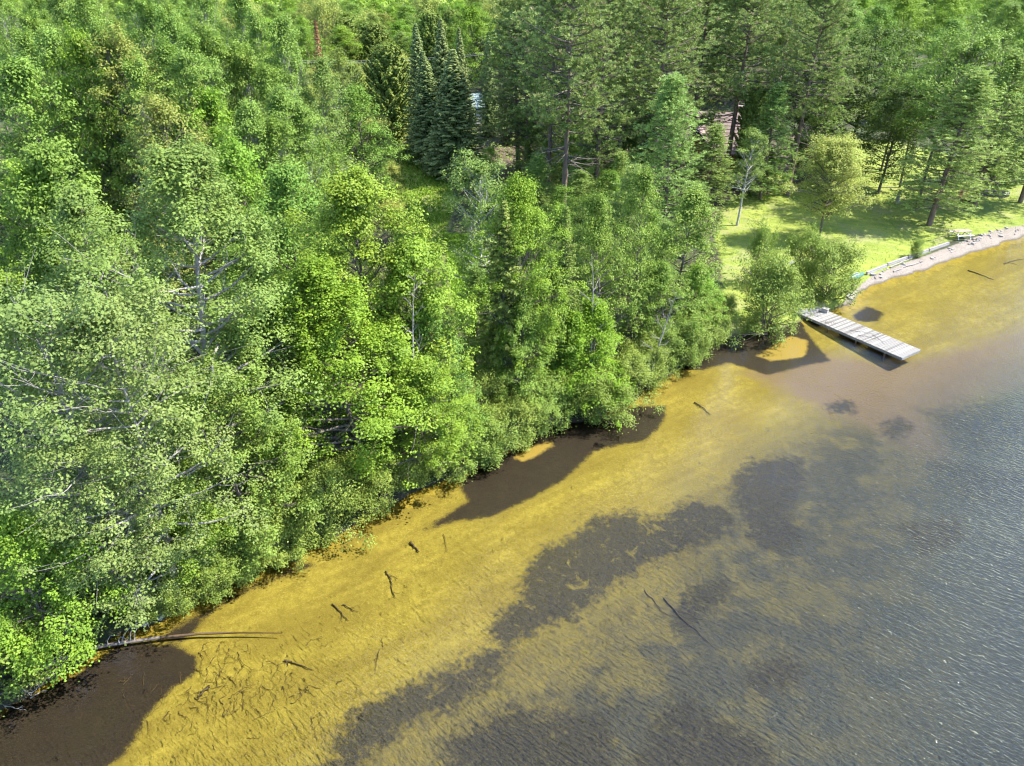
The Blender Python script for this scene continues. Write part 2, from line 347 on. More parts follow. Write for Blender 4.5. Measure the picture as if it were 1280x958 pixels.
# ---- land
u, Fl = sub(F[~wet])
att = {'lawn': np.maximum(field(LAWN, u, 1.6), np.max([field(m, u, 3) for m in MEAD], 0)), 'beach': field(BEACH, u, .8), 'needle': field(FLOOR, u, 6), 'litter_shade': np.max([field(pxpoly(p), u, 1.6) for p in LITTER_SHADE], 0)}
t = NT('forest_floor_and_lawn')
n1, n2, n3, n4 = t.noise(.35, 5, .6), t.noise(1.7, 5, .65), t.noise(9, 4, .7), t.noise(40, 2, .6)
soil = t.mix(t.ramp(n2, [(.35, 0), (.7, 1)]), (.030, .026, .014), (.075, .075, .026))
soil = t.mix(t.ramp(n1, [(.45, 0), (.6, .7)]), soil, (.045, .075, .018))
need = t.mix(t.ramp(n2, [(.35, 0), (.65, 1)]), (.075, .055, .035), (.15, .105, .075))
mow = t.noise(.9, 3, .5, stretch=(.10, 1.4, 1), rot=radians(24))
gr = t.mix(t.ramp(n1, [(.32, 0), (.66, 1)]), (.145, .205, .015), (.260, .300, .036))
gr = t.mix(t.ramp(mow, [(.42, 0), (.62, .6)]), gr, (.305, .335, .060))
gr = t.mix(t.ramp(n2, [(.48, 0), (.72, .75)]), gr, (.10, .175, .016))
gr = t.mix(t.ramp(n3, [(.50, 0), (.75, .5)]), gr, (.25, .28, .08))
gr = t.mix(t.ramp(t.noise(.22, 3, .6, dist=1), [(.52, 0), (.66, .6)]), gr, (.27, .25, .12))
bch = t.mix(t.ramp(n3, [(.35, 0), (.65, 1)]), (.16, .13, .10), (.31, .265, .22))
bch = t.mix(t.ramp(n4, [(.55, 0), (.75, .7)]), bch, (.42, .38, .34))
nm = t.math('ADD', t.math('MULTIPLY', n1, .4), t.math('MULTIPLY', n2, .6))
c = t.mix(thr(t.attr('needle'), nm, 1.0, .2), soil, need)
c = t.mix(thr(t.attr('lawn'), nm, 1.0, .14), c, gr)
c = t.mix(thr(t.attr('beach'), nm, .8, .1), c, bch)
sz = t.new('SeparateXYZ'); t.lk(t.pos(), sz.inputs[0])
zz = t.math('ADD', sz.outputs[2], t.math('MULTIPLY', t.math('SUBTRACT', n3, .5), .04))
c = t.mix(t.math('MULTIPLY', t.ramp(t.math('ADD', zz, .5), [(.53, 1), (.62, 0)]), .65), c, (.05, .038, .024))
under = t.mix(t.ramp(n2, [(.32, 0), (.68, 1)]), (.205, .160, .014), (.355, .290, .046))
under = t.mix(thr(t.attr('litter_shade'), nm, .9, .05), under, (.014, .009, .006))
c = t.mix(t.ramp(t.math('ADD', zz, .5), [(.485, 1), (.50, 0)]), c, under)
t.lk(c, t.p.inputs['Base Color']); t.p.inputs['Roughness'].default_value = .95
t.lk(t.bump(n4, .6, .04, t.bump(n3, .5, .08)), t.p.inputs['Normal'])
ground = link('ground', npmesh('ground', V[u], Fl, t.m, True, att)); tag(ground, kind='structure')
# ---- water
t = NT('lake_water')
w1 = t.noise(5.6, 2, .5, stretch=(.36, 1.15, 1), rot=radians(34), dist=.4)
w2 = t.noise(13, 2, .5, stretch=(.42, 1.2, 1), rot=radians(40), dist=.3)
w3 = t.noise(.45, 3, .5, stretch=(.5, 1.2, 1), rot=radians(25))
sx_ = t.new('SeparateXYZ'); t.lk(t.pos(), sx_.inputs[0])          # sheltered near the wooded bank, rougher outside
off = t.math('ADD', t.math('MULTIPLY', sx_.outputs[0], .62), t.math('MULTIPLY', sx_.outputs[1], -.78))
mr_ = t.new('MapRange'); mr_.inputs['From Min'].default_value = -29; mr_.inputs['From Max'].default_value = -12; mr_.inputs['To Min'].default_value = .14; mr_.inputs['To Max'].default_value = 1.05; t.lk(off, mr_.inputs['Value'])
amp = t.math('MULTIPLY', mr_.outputs[0], t.math('ADD', .65, t.math('MULTIPLY', t.noise(.16, 2, .5, stretch=(.5, 1.3, 1), rot=radians(25)), .7)))
hgt = t.math('ADD', t.math('ADD', t.math('MULTIPLY', w1, .27), t.math('MULTIPLY', w2, .12)), t.math('MULTIPLY', w3, .22))
chop = t.math('MULTIPLY', t.ramp(t.noise(2.3, 2, .5), [(.66, 0), (.74, 1)]), t.noise(17, 1, .5))     # scattered steep ripplets that catch the sun
hgt = t.math('ADD', t.math('MULTIPLY', hgt, amp), t.math('MULTIPLY', t.math('MULTIPLY', chop, amp), .24))
nrm = t.bump(hgt, 1.0, .27)
gl = t.new('BsdfGlossy'); gl.inputs['Roughness'].default_value = .035; gl.inputs['Color'].default_value = (.97, .98, 1, 1)
fr = t.new('Fresnel'); fr.inputs['IOR'].default_value = 1.39
tr = t.new('BsdfTransparent'); tr.inputs['Color'].default_value = (.95, .92, .80, 1)
mx = t.new('MixShader')
t.lk(nrm, gl.inputs['Normal']); t.lk(nrm, fr.inputs['Normal']); t.lk(fr.outputs[0], mx.inputs[0])
t.lk(tr.outputs[0], mx.inputs[1]); t.lk(gl.outputs[0], mx.inputs[2]); t.lk(mx.outputs[0], t.out.inputs['Surface'])
LW = np.array([[-700, -900], [1500, -900], [1500, 300], [60, 300], [-700, 60]])
wx, wy = np.linspace(-700, 1500, 24), np.linspace(-900, 330, 16)
WX, WY = np.meshgrid(wx, wy); wi = np.arange(WX.size).reshape(WX.shape)
WF = np.stack([wi[:-1, :-1], wi[:-1, 1:], wi[1:, 1:], wi[1:, :-1]], -1).reshape(-1, 4)
water = link('lake_water', npmesh('lake_water', np.stack([WX.ravel(), WY.ravel(), 0*WX.ravel()], -1), WF, t.m)); tag(water, kind='structure')

# ---------------------------------------------------------------- foliage meshes
def leaves(name, C, N, s, tint, mat, asp=.62, dirs=None, rs=None):
    n = len(C); N = N/(np.linalg.norm(N, axis=1)[:, None]+1e-9)
    r = rs.normal(size=(n, 3)) if dirs is None else dirs
    A = r-(r*N).sum(1)[:, None]*N; A /= np.linalg.norm(A, axis=1)[:, None]+1e-9; B = np.cross(N, A)
    s = np.asarray(s)[:, None]
    q = np.stack([C-A*s*.5, C+B*s*asp*.5+N*s*.13, C+A*s*.5, C-B*s*asp*.5+N*s*.13], 1).reshape(-1, 3)
    return npmesh(name, q, np.arange(4*n).reshape(-1, 4), mat, False, {'tint': np.repeat(tint, 4)})
def curve(p, d, L, n, rs, up=.0, wob=.12):
    P = [np.array(p, float)]; d = np.array(d, float); d /= np.linalg.norm(d)
    for i in range(n):
        d = d+np.array([0, 0, up/n])+rs.normal(size=3)*wob/n**.5; d /= np.linalg.norm(d); P.append(P[-1]+d*L/n)
    return np.array(P)
PROF = {  # radius along the crown, 0 = crown base, 1 = top
 'round': lambda t: np.interp(t, [0, .15, .4, .7, .9, 1], [.55, .85, 1, .85, .5, .12]),
 'egg':   lambda t: np.interp(t, [0, .12, .3, .6, .85, 1], [.5, .9, 1, .78, .42, .06]),
 'column': lambda t: np.interp(t, [0, .1, .5, .8, .95, 1], [.5, .85, 1, .72, .36, .05]),
 'cone':  lambda t: np.interp(t, [0, .08, .3, .6, .85, 1], [.7, 1, .86, .52, .24, .04]),
 'vase':  lambda t: np.interp(t, [0, .3, .6, .85, 1], [.25, .7, 1, .95, .4]),
}
def broadleaf(seed, H, R, base=.2, prof='egg', limbs=34, subs=5, n=16000, cl=.55, ls=.17, leaf='mid', bark='bark', up=.5, multi=1, lean=.02, gap=.0, droop=0):
    rs = np.random.RandomState(seed); T = []; TT = []; cent = []; crad = []
    pr = PROF[prof]; az0 = rs.rand()*6.28
    sx, sy = 1+.16*rs.normal(), 1+.16*rs.normal(); lob = rs.rand(4)*6.28
    stems = []
    for m in range(multi):
        if multi == 1: d = np.array([rs.normal()*lean, rs.normal()*lean, 1]); p0 = (0, 0, -.3)
        else:
            a = m*6.28/multi+rs.rand(); d = np.array([cos(a)*.22, sin(a)*.22, 1]); p0 = (cos(a)*.12, sin(a)*.12, -.3)
        P = curve(p0, d, H*(.97 if multi == 1 else .8)+.3, 12, rs, .12, .10); stems.append(P)
        r0 = .0105*H+.03 if multi == 1 else .009*H+.02
        T.append((P, np.linspace(r0, .015, len(P))**1.0))
    for i in range(limbs):
        t = (i+rs.rand())/limbs; t = t**.9; P = stems[i % multi]; top = P[-1, 2]
        z = (base+(1-base)*t*.97)*H; k = min(z/top, .97)*(len(P)-1); j = int(k); p = P[j]+(P[min(j+1, len(P)-1)]-P[j])*(k-j)
        a = az0+i*2.399+rs.normal()*.35
        L = R*float(pr(t))*(1+.22*rs.normal())*(1+.16*sin(2*a+lob[0])+.10*sin(3*a+lob[1]+z))
        L = max(L, .25*R*.4)
        d = np.array([cos(a)*sx, sin(a)*sy, up*(.4+1.5*t*t)-droop*(1-t)])
        Q = curve(p-np.array([0, 0, .25*L*up]), d, L, 5, rs, .28-droop, .22)
        rr = .010*H*(1-t)*.7+.018; TT.append((Q, np.linspace(rr, .008, 6)))
        cent.append(Q[-1]); crad.append(cl*(.6+.8*rs.rand()**1.5))
        for q in range(subs):
            f = .25+.7*rs.rand(); k = f*5; j = int(k); b = Q[j]+(Q[min(j+1, 5)]-Q[j])*(k-j)
            tdir = (Q[-1]-Q[0]); tdir /= np.linalg.norm(tdir)
            d = tdir+rs.normal(size=3)*[.8, .8, .45]; Ls = (.35+.4*rs.rand())*L*(1.1-f*.4)
            B = curve(b, d, max(Ls, .3), 3, rs, .25, .2); TT.append((B, np.array([.014, .011, .008, .005])))
            cent.append(B[-1]); crad.append(cl*(.45+.85*rs.rand()**1.5))
    cent, crad = np.array(cent), np.array(crad)
    low = cent[:, 2] > base*H*.75; cent, crad = cent[low], crad[low]      # nothing hangs far below the crown
    if gap:
        keep = rs.rand(len(cent)) > gap; cent, crad = cent[keep], crad[keep]
    w = crad**2; w /= w.sum(); ci = rs.choice(len(cent), n, p=w)
    D = rs.normal(size=(n, 3)); D /= np.linalg.norm(D, axis=1)[:, None]
    flip = rs.rand(n) < .62; D[:, 2] = np.where(flip, np.abs(D[:, 2]), D[:, 2])
    rad = crad[ci]*(.35+.75*rs.rand(n)**.6)
    kind = rs.rand(len(cent)); shp = np.where((kind < .3)[:, None], [.55, .55, 1.35], np.where((kind < .75)[:, None], [1.25, 1.25, .38], [1., 1., .75]))
    rad *= np.where(rs.rand(n) < .16, 1.9, 1.)
    C = cent[ci]+D*rad[:, None]*shp[ci]
    C += .10*rs.normal(size=(n, 3))
    out = cent[ci]*[1, 1, 0]; out /= np.linalg.norm(out, axis=1)[:, None]+.3
    N = D*.55+out*.25+np.array([0, 0, .75])+rs.normal(size=(n, 3))*.34
    ct = rs.rand(len(cent)); tint = np.clip(.12+.58*ct[ci]+.28*rs.rand(n), 0, 1)*.97+.03*(rs.rand(n) > .93)
    Vt, Ft = tubes(T, 8); Vb, Fb_ = tubes(TT, 4)
    return dict(H=H, R=R, trunk=npmesh('trunk', Vt, Ft, M[bark], True), branches=npmesh('branches', Vb, Fb_, M[bark], True),
                crown=leaves('crown', C, N, ls*(.7+.6*rs.rand(n)), tint, LF[leaf], .66, None, rs))
def conifer(seed, H, R, base=.08, step=.36, per=8, leaf='spruce', bark='bark', droop=.35, spray=.30, dens=1., prof='cone', irr=.12, layer=0, asp=.34, tipup=.3, wid=.55):
    rs = np.random.RandomState(seed); T = [(curve((0, 0, -.3), (rs.normal()*.012, rs.normal()*.012, 1), H+.3, 12, rs, .1, .02), np.linspace(.013*H+.03, .012, 13))]
    TT, C, D, N, tt = [], [], [], [], []; trunk = T[0][0]; pr = PROF[prof]
    z = base*H; az = 0
    while z < H*.985:
        t = (z/H-base)/(1-base); k = (z+.3)/(H+.3)*12; j = int(k); c = trunk[j]+(trunk[min(j+1, 12)]-trunk[j])*(k-j)
        Lz = R*float(pr(t)); az += 1.1+rs.rand()
        lay = 1+layer*sin(z*2.4+seed)
        for b in range(per):
            a = az+b*6.283/per+rs.normal()*.15; L = max(.12, Lz*lay*(1+irr*rs.normal()))
            d = np.array([cos(a), sin(a), -droop*(1-t)**.7+.45*t]); Q = curve(c, d, L, 5, rs, tipup, .08)
            TT.append((Q, np.linspace(.012+.012*L, .005, 6)))
            m = max(3, int(L/.11*dens)); f = np.sort(rs.rand(m)**.75); br = rs.rand()
            for s in f:
                k2 = s*5; j2 = int(min(k2, 4)); p = Q[j2]+(Q[j2+1]-Q[j2])*(k2-j2); tv = Q[j2+1]-Q[j2]; tv /= np.linalg.norm(tv)
                side = np.cross(tv, [0, 0, 1.]); reach = min(wid*L*(1.05-s), .9)*(.3+.7*rs.rand())
                for sg in (-1, 1):
                    dd = side*sg*.9+tv*.7+np.array([0, 0, -.12]); dd /= np.linalg.norm(dd)
                    C.append(p+dd*reach*.55*rs.rand()+[0, 0, -.04*rs.rand()]); D.append(dd+rs.normal(size=3)*.15); N.append(np.array([cos(a), sin(a), .75])*[.75, .75, 1]+rs.normal(size=3)*.38); tt.append(.25+.35*br+.4*rs.rand())
        z += step*(.8+.4*rs.rand())*(1.05-.45*t)
    C, D, N, tt = map(np.array, (C, D, N, tt)); n = len(C)
    Vt, Ft = tubes(T, 8); Vb, Fb_ = tubes(TT, 3)
    return dict(H=H, R=R, trunk=npmesh('trunk', Vt, Ft, M[bark], True), branches=npmesh('branches', Vb, Fb_, M[bark], True),
                crown=leaves('crown', C, N, spray*(.7+.6*rs.rand(n)), np.clip(tt, 0, 1), LF[leaf], asp, D, rs))
def redpine(seed, H, R, base=.40, limbs=76, leaf='pine', tuft=.33, nt=2350, bl=14, prf=((0, .2, .6, .85, 1), (.75, 1, .88, .55, .12)), flat=0., dead_n=14, rise=.45):
    rs = np.random.RandomState(seed); trunk = curve((0, 0, -.3), (rs.normal()*.015, rs.normal()*.015, 1), H+.3, 14, rs, .1, .03)
    T = [(trunk, np.linspace(.011*H+.06, .03, 15))]; TT = []; tips = []
    for i in range(limbs+dead_n):
        dead = i >= limbs
        t = (i+rs.rand())/limbs if not dead else 0
        z = (base+(1-base)*t*.97)*H if not dead else H*(.24+.2*rs.rand())
        k = (z+.3)/(H+.3)*14; j = int(k); c = trunk[j]+(trunk[min(j+1, 14)]-trunk[j])*(k-j)
        a = i*2.399+rs.normal()*.3; L = R*float(np.interp(t, *prf))*(1+.2*rs.normal()) if not dead else R*(.35+.5*rs.rand())
        Q = curve(c, (cos(a), sin(a), -.18+.55*t if not dead else -.25), max(L, .4), 6, rs, rise if not dead else .1, .2)
        TT.append((Q, np.linspace(.035+.012*L, .010, 7)))
        for q in range(9 if not dead else 3):
            f = .22+.75*rs.rand(); k2 = f*6; j2 = int(min(k2, 5)); b = Q[j2]+(Q[j2+1]-Q[j2])*(k2-j2); tv = Q[-1]-Q[0]; tv /= np.linalg.norm(tv)
            B = curve(b, tv*.8+rs.normal(size=3)*[.7, .7, .3]+[0, 0, .15], (.25+.35*rs.rand())*max(L, 1), 3, rs, .35, .2); TT.append((B, np.array([.016, .012, .009, .006])))
            if not dead: tips += [B[-1], B[2], B[1]+rs.normal(size=3)*.15]
        if not dead: tips += [Q[-1], Q[-2]]
    tips = np.array(tips); ti = rs.choice(len(tips), min(nt, len(tips)*2)); tc_ = tips[ti]+rs.normal(size=(len(ti), 3))*[.34, .34, .16]
    n = len(tc_)*bl; g = np.repeat(np.arange(len(tc_)), bl)
    D = rs.normal(size=(n, 3)); D[:, 2] = np.abs(D[:, 2])*.9*(1-flat)+.25*(1-1.6*flat); D /= np.linalg.norm(D, axis=1)[:, None]
    C = tc_[g]+D*tuft*.5; N = np.cross(D, rs.normal(size=(n, 3))); N *= np.sign(N[:, 2:3]+1e-6)
    ct = rs.rand(len(tc_)); tint = np.clip(.15+.5*ct[g]+.3*rs.rand(n), 0, .85); tint = np.where(ct[g] > .955, .98, tint)
    Vt, Ft = tubes(T, 8); Vb, Fb_ = tubes(TT, 4)
    return dict(H=H, R=R, trunk=npmesh('trunk', Vt, Ft, M['bark_pine'], True), branches=npmesh('branches', Vb, Fb_, M['bark'], True),
                crown=leaves('crown', C, N, tuft*(.7+.5*rs.rand(n)), tint, LF[leaf], .24, D, rs))
def snag(seed, H, R, limbs=16, mat='deadwood', base=.3, lean=0):
    rs = np.random.RandomState(seed); trunk = curve((0, 0, -.3), (lean, 0, 1), H+.3, 10, rs, 0, .12)
    TT = []
    for i in range(limbs):
        t = base+(1-base)*(i+rs.rand())/limbs; k = t*10; j = int(min(k, 9)); c = trunk[j]+(trunk[j+1]-trunk[j])*(k-j); a = i*2.4+rs.rand(); L = R*(1.2-t)*(.7+.6*rs.rand())
        Q = curve(c, (cos(a), sin(a), .7), L, 5, rs, .2, .35); TT.append((Q, np.linspace(.012+.012*H*(1-t)*.4, .006, 6)))
        for q in range(4):
            b = Q[1+q % 4]; TT.append((curve(b, (Q[-1]-Q[0])/L+rs.normal(size=3)*.6, L*.45, 3, rs, .1, .25), np.array([.012, .009, .007, .004])))
    Vt, Ft = tubes([(trunk, np.linspace(.012*H+.02, .012, 11))], 7); Vb, Fb_ = tubes(TT, 4)
    return dict(H=H, R=R, trunk=npmesh('trunk', Vt, Ft, M[mat], True), branches=npmesh('branches', Vb, Fb_, M[mat], True), crown=None)

K = {}
def reg(k, d): K.setdefault(k, []).append(d)
# near trees: finer leaves, one shape each
HERO = dict(
 grey_a=lambda: broadleaf(11, 20, 4.2, .22, 'egg', 66, 6, 48000, .52, .135, 'grey', 'bark_pale', .35, gap=.14),
 sparse_a=lambda: broadleaf(12, 16, 4.0, .18, 'round', 56, 6, 26000, .48, .13, 'sparse', 'bark_pale', .45, gap=.15),
 sparse_b=lambda: broadleaf(13, 15, 4.4, .15, 'round', 56, 6, 29000, .52, .13, 'sparse', 'bark_pale', .40, gap=.10),
 bright_a=lambda: broadleaf(64, 14, 4.0, .19, 'cone', 68, 6, 46000, .48, .140, 'yellow', 'bark', .65),
 bright_b=lambda: broadleaf(15, 16, 3.6, .20, 'egg', 60, 6, 40000, .48, .140, 'yellow', 'bark', .8),
 mid_a=lambda: broadleaf(16, 12, 3.2, .10, 'round', 50, 6, 32000, .46, .130, 'shrub', 'bark', .5),
 lowlime=lambda: broadleaf(17, 9, 3.0, .06, 'round', 46, 6, 28000, .44, .130, 'maple', 'bark', .5),
 willowy=lambda: broadleaf(18, 8, 2.6, .30, 'round', 70, 7, 34000, .36, .115, 'willow', 'bark', .8),
)
_cache = {}
def hero(k):
    if k not in _cache: _cache[k] = HERO[k]()
    return _cache[k]
for s in (21, 22, 23): reg('maple', broadleaf(s, 17, 4.6, .2, 'egg', 56, 6, 17000, .60, .23, 'maple', up=.6))
for s in (24, 25, 26): reg('mid', broadleaf(s, 16, 4.2, .15, 'egg', 56, 6, 17000, .56, .21, 'mid', up=.55))
for s in (27, 28, 29): reg('poplar', broadleaf(s, 21, 3.3, .18, 'column', 70, 5, 18000, .48, .19, 'poplar', 'bark_pale', 1.3, gap=.08))
for s in (30, 31): reg('dark', broadleaf(s, 17, 4.6, .18, 'round', 54, 5, 15000, .68, .25, 'dark', up=.4))
for s in (32, 33): reg('greyleaf', broadleaf(s, 17, 3.8, .18, 'egg', 52, 6, 16000, .54, .19, 'grey', 'bark_pale', .55, gap=.08))
for s in (34, 35): reg('olive', broadleaf(s, 19, 3.6, .20, 'column', 54, 6, 14000, .50, .18, 'olive', 'bark', .4, gap=.14))
for s in (36, 37): reg('lime', broadleaf(s, 9, 2.8, .05, 'cone', 54, 5, 15000, .40, .15, 'lime', up=.3))
for s in (38, 39): reg('birch', broadleaf(s, 14, 2.6, .36, 'column', 44, 5, 10000, .40, .15, 'grey', 'bark_birch', .9, gap=.28))
for s in (40, 41, 42): reg('spruce', conifer(s, 15, 2.6, .03, .30, 10, 'spruce', wid=.7, spray=.34, dens=1.25, asp=.42))
for s, b0 in ((43, .42), (44, .40), (45, .26), (58, .22)): reg('pine', redpine(s, 23, 4.0, b0))
for s in (46, 47, 59): reg('soft', redpine(s, 17, 3.4, .12, 100, 'soft', .30, 3200, 10, ((0, .12, .35, .7, .9, 1), (.8, 1, .9, .55, .25, .06)), .45, 4, .25))
for s in (60, 61): reg('park', broadleaf(s, 16, 4.6, .46, 'round', 56, 6, 18000, .55, .2, 'mid', 'bark', .6))
for s in (48,): reg('cedar', conifer(s, 11, 3.0, .02, .28, 10, 'cedar', 'bark', -.2, .34, 1.6, 'round', .14, .08, .55, .7, .8))
for s in (49,): reg('thin', conifer(s, 14, 1.7, .34, .30, 8, 'cedar', 'bark', .45, .26, 1.5, 'cone', .35, .0, .36, .1, .8))
for s in (50,): reg('rust', conifer(s, 10, .9, .25, .30, 7, 'rust', 'bark', .35, .26, .8, 'cone', .1))
for s in (51, 52, 53): reg('shrub', broadleaf(s, 3.2, 2.0, .02, 'round', 44, 6, 15000, .36, .12, 'shrub', 'bark', .6, multi=5))
for s in (54, 55): reg('willow', broadleaf(s, 4.5, 2.8, .02, 'round', 40, 6, 10000, .48, .17, 'willow', 'bark', .7, multi=5))
for s in (56, 57): reg('snag', snag(s, 9, 2.2))
_cnt = {}
def plant(name, proto, x, y, H, R, label, group=None, rz=None, parts=True, cat='tree'):
    rs = np.random.RandomState(int(abs(x*131+y*17))*7 % 99991)
    o = thing(name, label, cat, (x, y, gz(x, y)-.05), rs.rand()*6.283 if rz is None else rz, group)
    sx = R/proto['R']; sz = H/proto['H']; o.scale = (sx*(.94+.12*rs.rand()), sx*(.94+.12*rs.rand()), sz)
    for k in ('trunk', 'branches', 'crown'):
        if proto.get(k) and (parts or k != 'branches'): link(k, proto[k], o)
    return o
def solve_top(px, py, H):
    p = at(px, py, H+.8)
    for _ in range(3): p = at(px, py, H+gz(*p))
    return p
def tree(kind, px, py, H, R, label, group=None, name='broadleaf_tree', by='top', rz=None, parts=True, cat='tree'):
    p = solve_top(px, py, H) if by == 'top' else at(px, py, .8)
    if kind in HERO: pr = hero(kind)
    else: i = _cnt.get(kind, 0); _cnt[kind] = i+1; pr = K[kind][i % len(K[kind])]
    return plant(name, pr, p[0], p[1], H, R, label, group, rz, parts, cat)
# ---------------------------------------------------------------- trees, front rows (kind, px, py of the tip, height, radius, label, object name)
G_POP = 'tall poplars standing in the dense stand at the upper left'
T = [
 ('grey_a', 195, 172, 20, 4.3, 'tall grey-green broadleaf tree with bare forked limbs showing, largest crown at the left'),
 ('sparse_a', 118, 372, 16, 3.9, 'thin-leaved tree with pale straight trunk and pinkish leaf tips'),
 ('sparse_b', 28, 385, 15.5, 4.3, 'wide pale thin-leaved tree cut off by the left border, above the shaded cove'),
 ('sparse_b', 105, 545, 10.5, 3.2, 'low pale green tree leaning over the shaded cove, below the thin-leaved pair'),
 ('lowlime', 5, 650, 8.0, 2.6, 'small bright green tree at the lower left corner over the drowned branches'),
 ('lowlime', 205, 590, 6.6, 2.0, 'small bright green tree in front of the tall grey-green tree, above the fallen log'),
 ('mid_a', 270, 470, 10.7, 2.8, 'dense green tree right of the tall grey-green tree, reaching the waterline'),
 ('bright_a', 436, 342, 13.4, 4.2, 'brightest yellow-green tree of the wood, bulging over the shallows'),
 ('bright_a', 500, 440, 7.9, 2.7, 'right-hand lower yellow-green tree leaning over the shallows beside the brightest one'),
 ('bright_b', 428, 205, 16.5, 3.7, 'pointed yellow-green tree directly behind the brightest waterside tree'),
 ('bright_b', 498, 300, 12.6, 2.1, 'yellowish tree on the right shoulder of the pointed yellow-green tree'),
 ('maple', 245, 118, 17, 3.8, 'lush bright maple-like tree with layered leaf pads behind the tall grey-green tree'),
 ('maple', 300, 172, 15, 3.2, 'bright green layered tree just right of the lush bright one'),
 ('mid', 350, 205, 14.5, 3.5, 'mid green round tree between the lush layered tree and the yellow-green pair'),
 ('mid', 335, 300, 12.5, 3.2, 'shaded mid green tree in the dark gap left of the brightest waterside tree'),
 ('dark', 318, 395, 10.5, 2.8, 'dark leafy tree deep in the gap left of the brightest waterside tree'),
 ('olive', 150, 38, 20.5, 3.3, 'dull olive tree with a ragged narrow top among the upper left greens'),
 ('olive', 205, 120, 18.5, 2.8, 'ragged olive-grey tree just behind the tall grey-green crown'),
 ('maple', 92, 45, 20, 3.3, 'yellowish green loose-crowned tree left of the dull olive tree'),
 ('mid', 12, 75, 19, 4.0, 'green tree cut by the left border in the upper left'),
 ('mid', 50, 180, 16.5, 3.6, 'mid green tree below the yellowish loose-crowned tree at the left'),
 ('greyleaf', 118, 225, 16, 3.2, 'pale green tree tucked left of the tall grey-green crown'),
 ('maple', 8, 205, 15.5, 3.2, 'bright green tree half outside the left border'),
 ('mid', 62, 290, 13.0, 3.0, 'green tree above the wide pale tree, left of the bare forked limbs'),
 ('maple', 5, 330, 11.5, 2.6, 'light green low tree beside the dark hollow at the left border'),
 ('greyleaf', 145, 300, 12.5, 2.8, 'dull green tree in front of the forked bare limbs'),
 ('greyleaf', 385, 72, 17, 2.6, 'greyish poplar at the right end of the tall left stand'),
 ('mid', 448, 108, 13.2, 3.6, 'open mid green tree standing alone in front of the pale scrub'),
 ('mid', 396, 175, 11.5, 2.2, 'slender green tree against the left side of the pale scrub'),
 ('maple', 530, 298, 12.8, 2.9, 'olive-yellow tree with grey dead limbs right of the pointed yellow-green tree'),
 ('mid', 548, 385, 9.7, 2.1, 'green tree over silver dead branches right of the brightest waterside tree'),
 ('birch', 592, 195, 14, 2.5, 'slim birch with white trunk left of the yellow-green cone-shaped tree', 'birch_tree'),
 ('thin', 628, 245, 14.2, 1.8, 'thin ragged conifer with bare lower trunk beside the slim birch', 'conifer_tree'),
 ('bright_b', 657, 224, 15, 2.6, 'cone-shaped bright green tree in the middle of the shore wood'),
 ('mid', 690, 330, 9.5, 2.0, 'green tree at the right foot of the cone-shaped bright tree'),
 ('mid', 648, 375, 8.3, 1.9, 'green tree below the cone-shaped bright tree, above the shore shrubs'),
 ('lime', 748, 378, 7.0, 2.7, 'broad yellow-green conifer with drooping sprays above the dark bank water', 'cedar_tree'),
 ('lime', 712, 395, 6.4, 2.0, 'smaller green conifer left of the broad yellow-green one', 'cedar_tree'),
 ('mid', 765, 240, 12.8, 2.3, 'narrow bright tree with white forked dead limbs beneath it'),
 ('mid', 806, 214, 13.4, 2.0, 'tall narrow green tree between the white-limbed tree and the wide lawn-side tree'),
 ('mid', 858, 238, 11.2, 2.9, 'wide green tree at the left border of the lawn, reaching the water'),
 ('mid', 842, 325, 7.4, 2.1, 'green tree in front of the wide lawn-side tree, close to the bank'),
 ('maple', 880, 330, 6.0, 1.8, 'light green low tree at the lawn corner above the shaded inlet'),
 ('thin', 708, 255, 13.0, 1.2, 'spindly dark conifer right of the cone-shaped bright tree', 'conifer_tree'),
 ('soft', 590, 330, 8.5, 1.7, 'small green conifer in the shade below the birch', 'conifer_tree'),
 ('soft', 560, 455, 5.8, 1.5, 'small grey-green conifer among silver dead branches near the shore', 'conifer_tree'),
 # conifers of the cabin grove
 ('soft', 852, 92, 16.5, 3.3, 'soft grey-green pine with feathery boughs left of the brown cabin', 'pine_tree'),
 ('soft', 790, 205, 11.0, 2.2, 'short feathery pine at the foot of the tall bare-trunked pine', 'pine_tree'),
 ('cedar', 480, 55, 13, 3.6, 'broad dark olive cedar behind the power lines', 'cedar_tree'),
 ('cedar', 438, 82, 10, 2.4, 'smaller olive cedar left of the broad one behind the scrub', 'cedar_tree'),
 ('rust', 393, 22, 14, 1.3, 'dead rust-red conifer spire in the far wood', 'dead_conifer'),
 ('spruce', 372, 52, 12, 1.5, 'small dark spruce left of the rust-red spire', 'spruce_tree'),
 ('greyleaf', 415, 62, 12.5, 3.0, 'blue-green round tree right of the rust-red spire'),
 ('maple', 600, 8, 15, 3.6, 'bright pale tree above the teal shed, left of the tall pines'),
 ('cedar', 950, 112, 11, 2.3, 'olive cedar in front of the brown cabin gable', 'cedar_tree'),
 ('dark', 1048, 62, 14.5, 4.4, 'dark-leaved tree left of centre in the shaded row behind the lawn'),
 ('dark', 1092, 40, 16, 5.0, 'tallest dark-leaved tree in the shaded row behind the lawn'),
 ('dark', 1015, 90, 12.5, 3.2, 'dark-leaved tree next to the ochre shed'),
 ('dark', 1128, 112, 11.5, 3.8, 'dark green tree at the right end of the shaded row behind the lawn'),
]
for r in T:
    tree(r[0], r[1], r[2], r[3], r[4], r[5], name=r[6] if len(r) > 6 else 'broadleaf_tree')
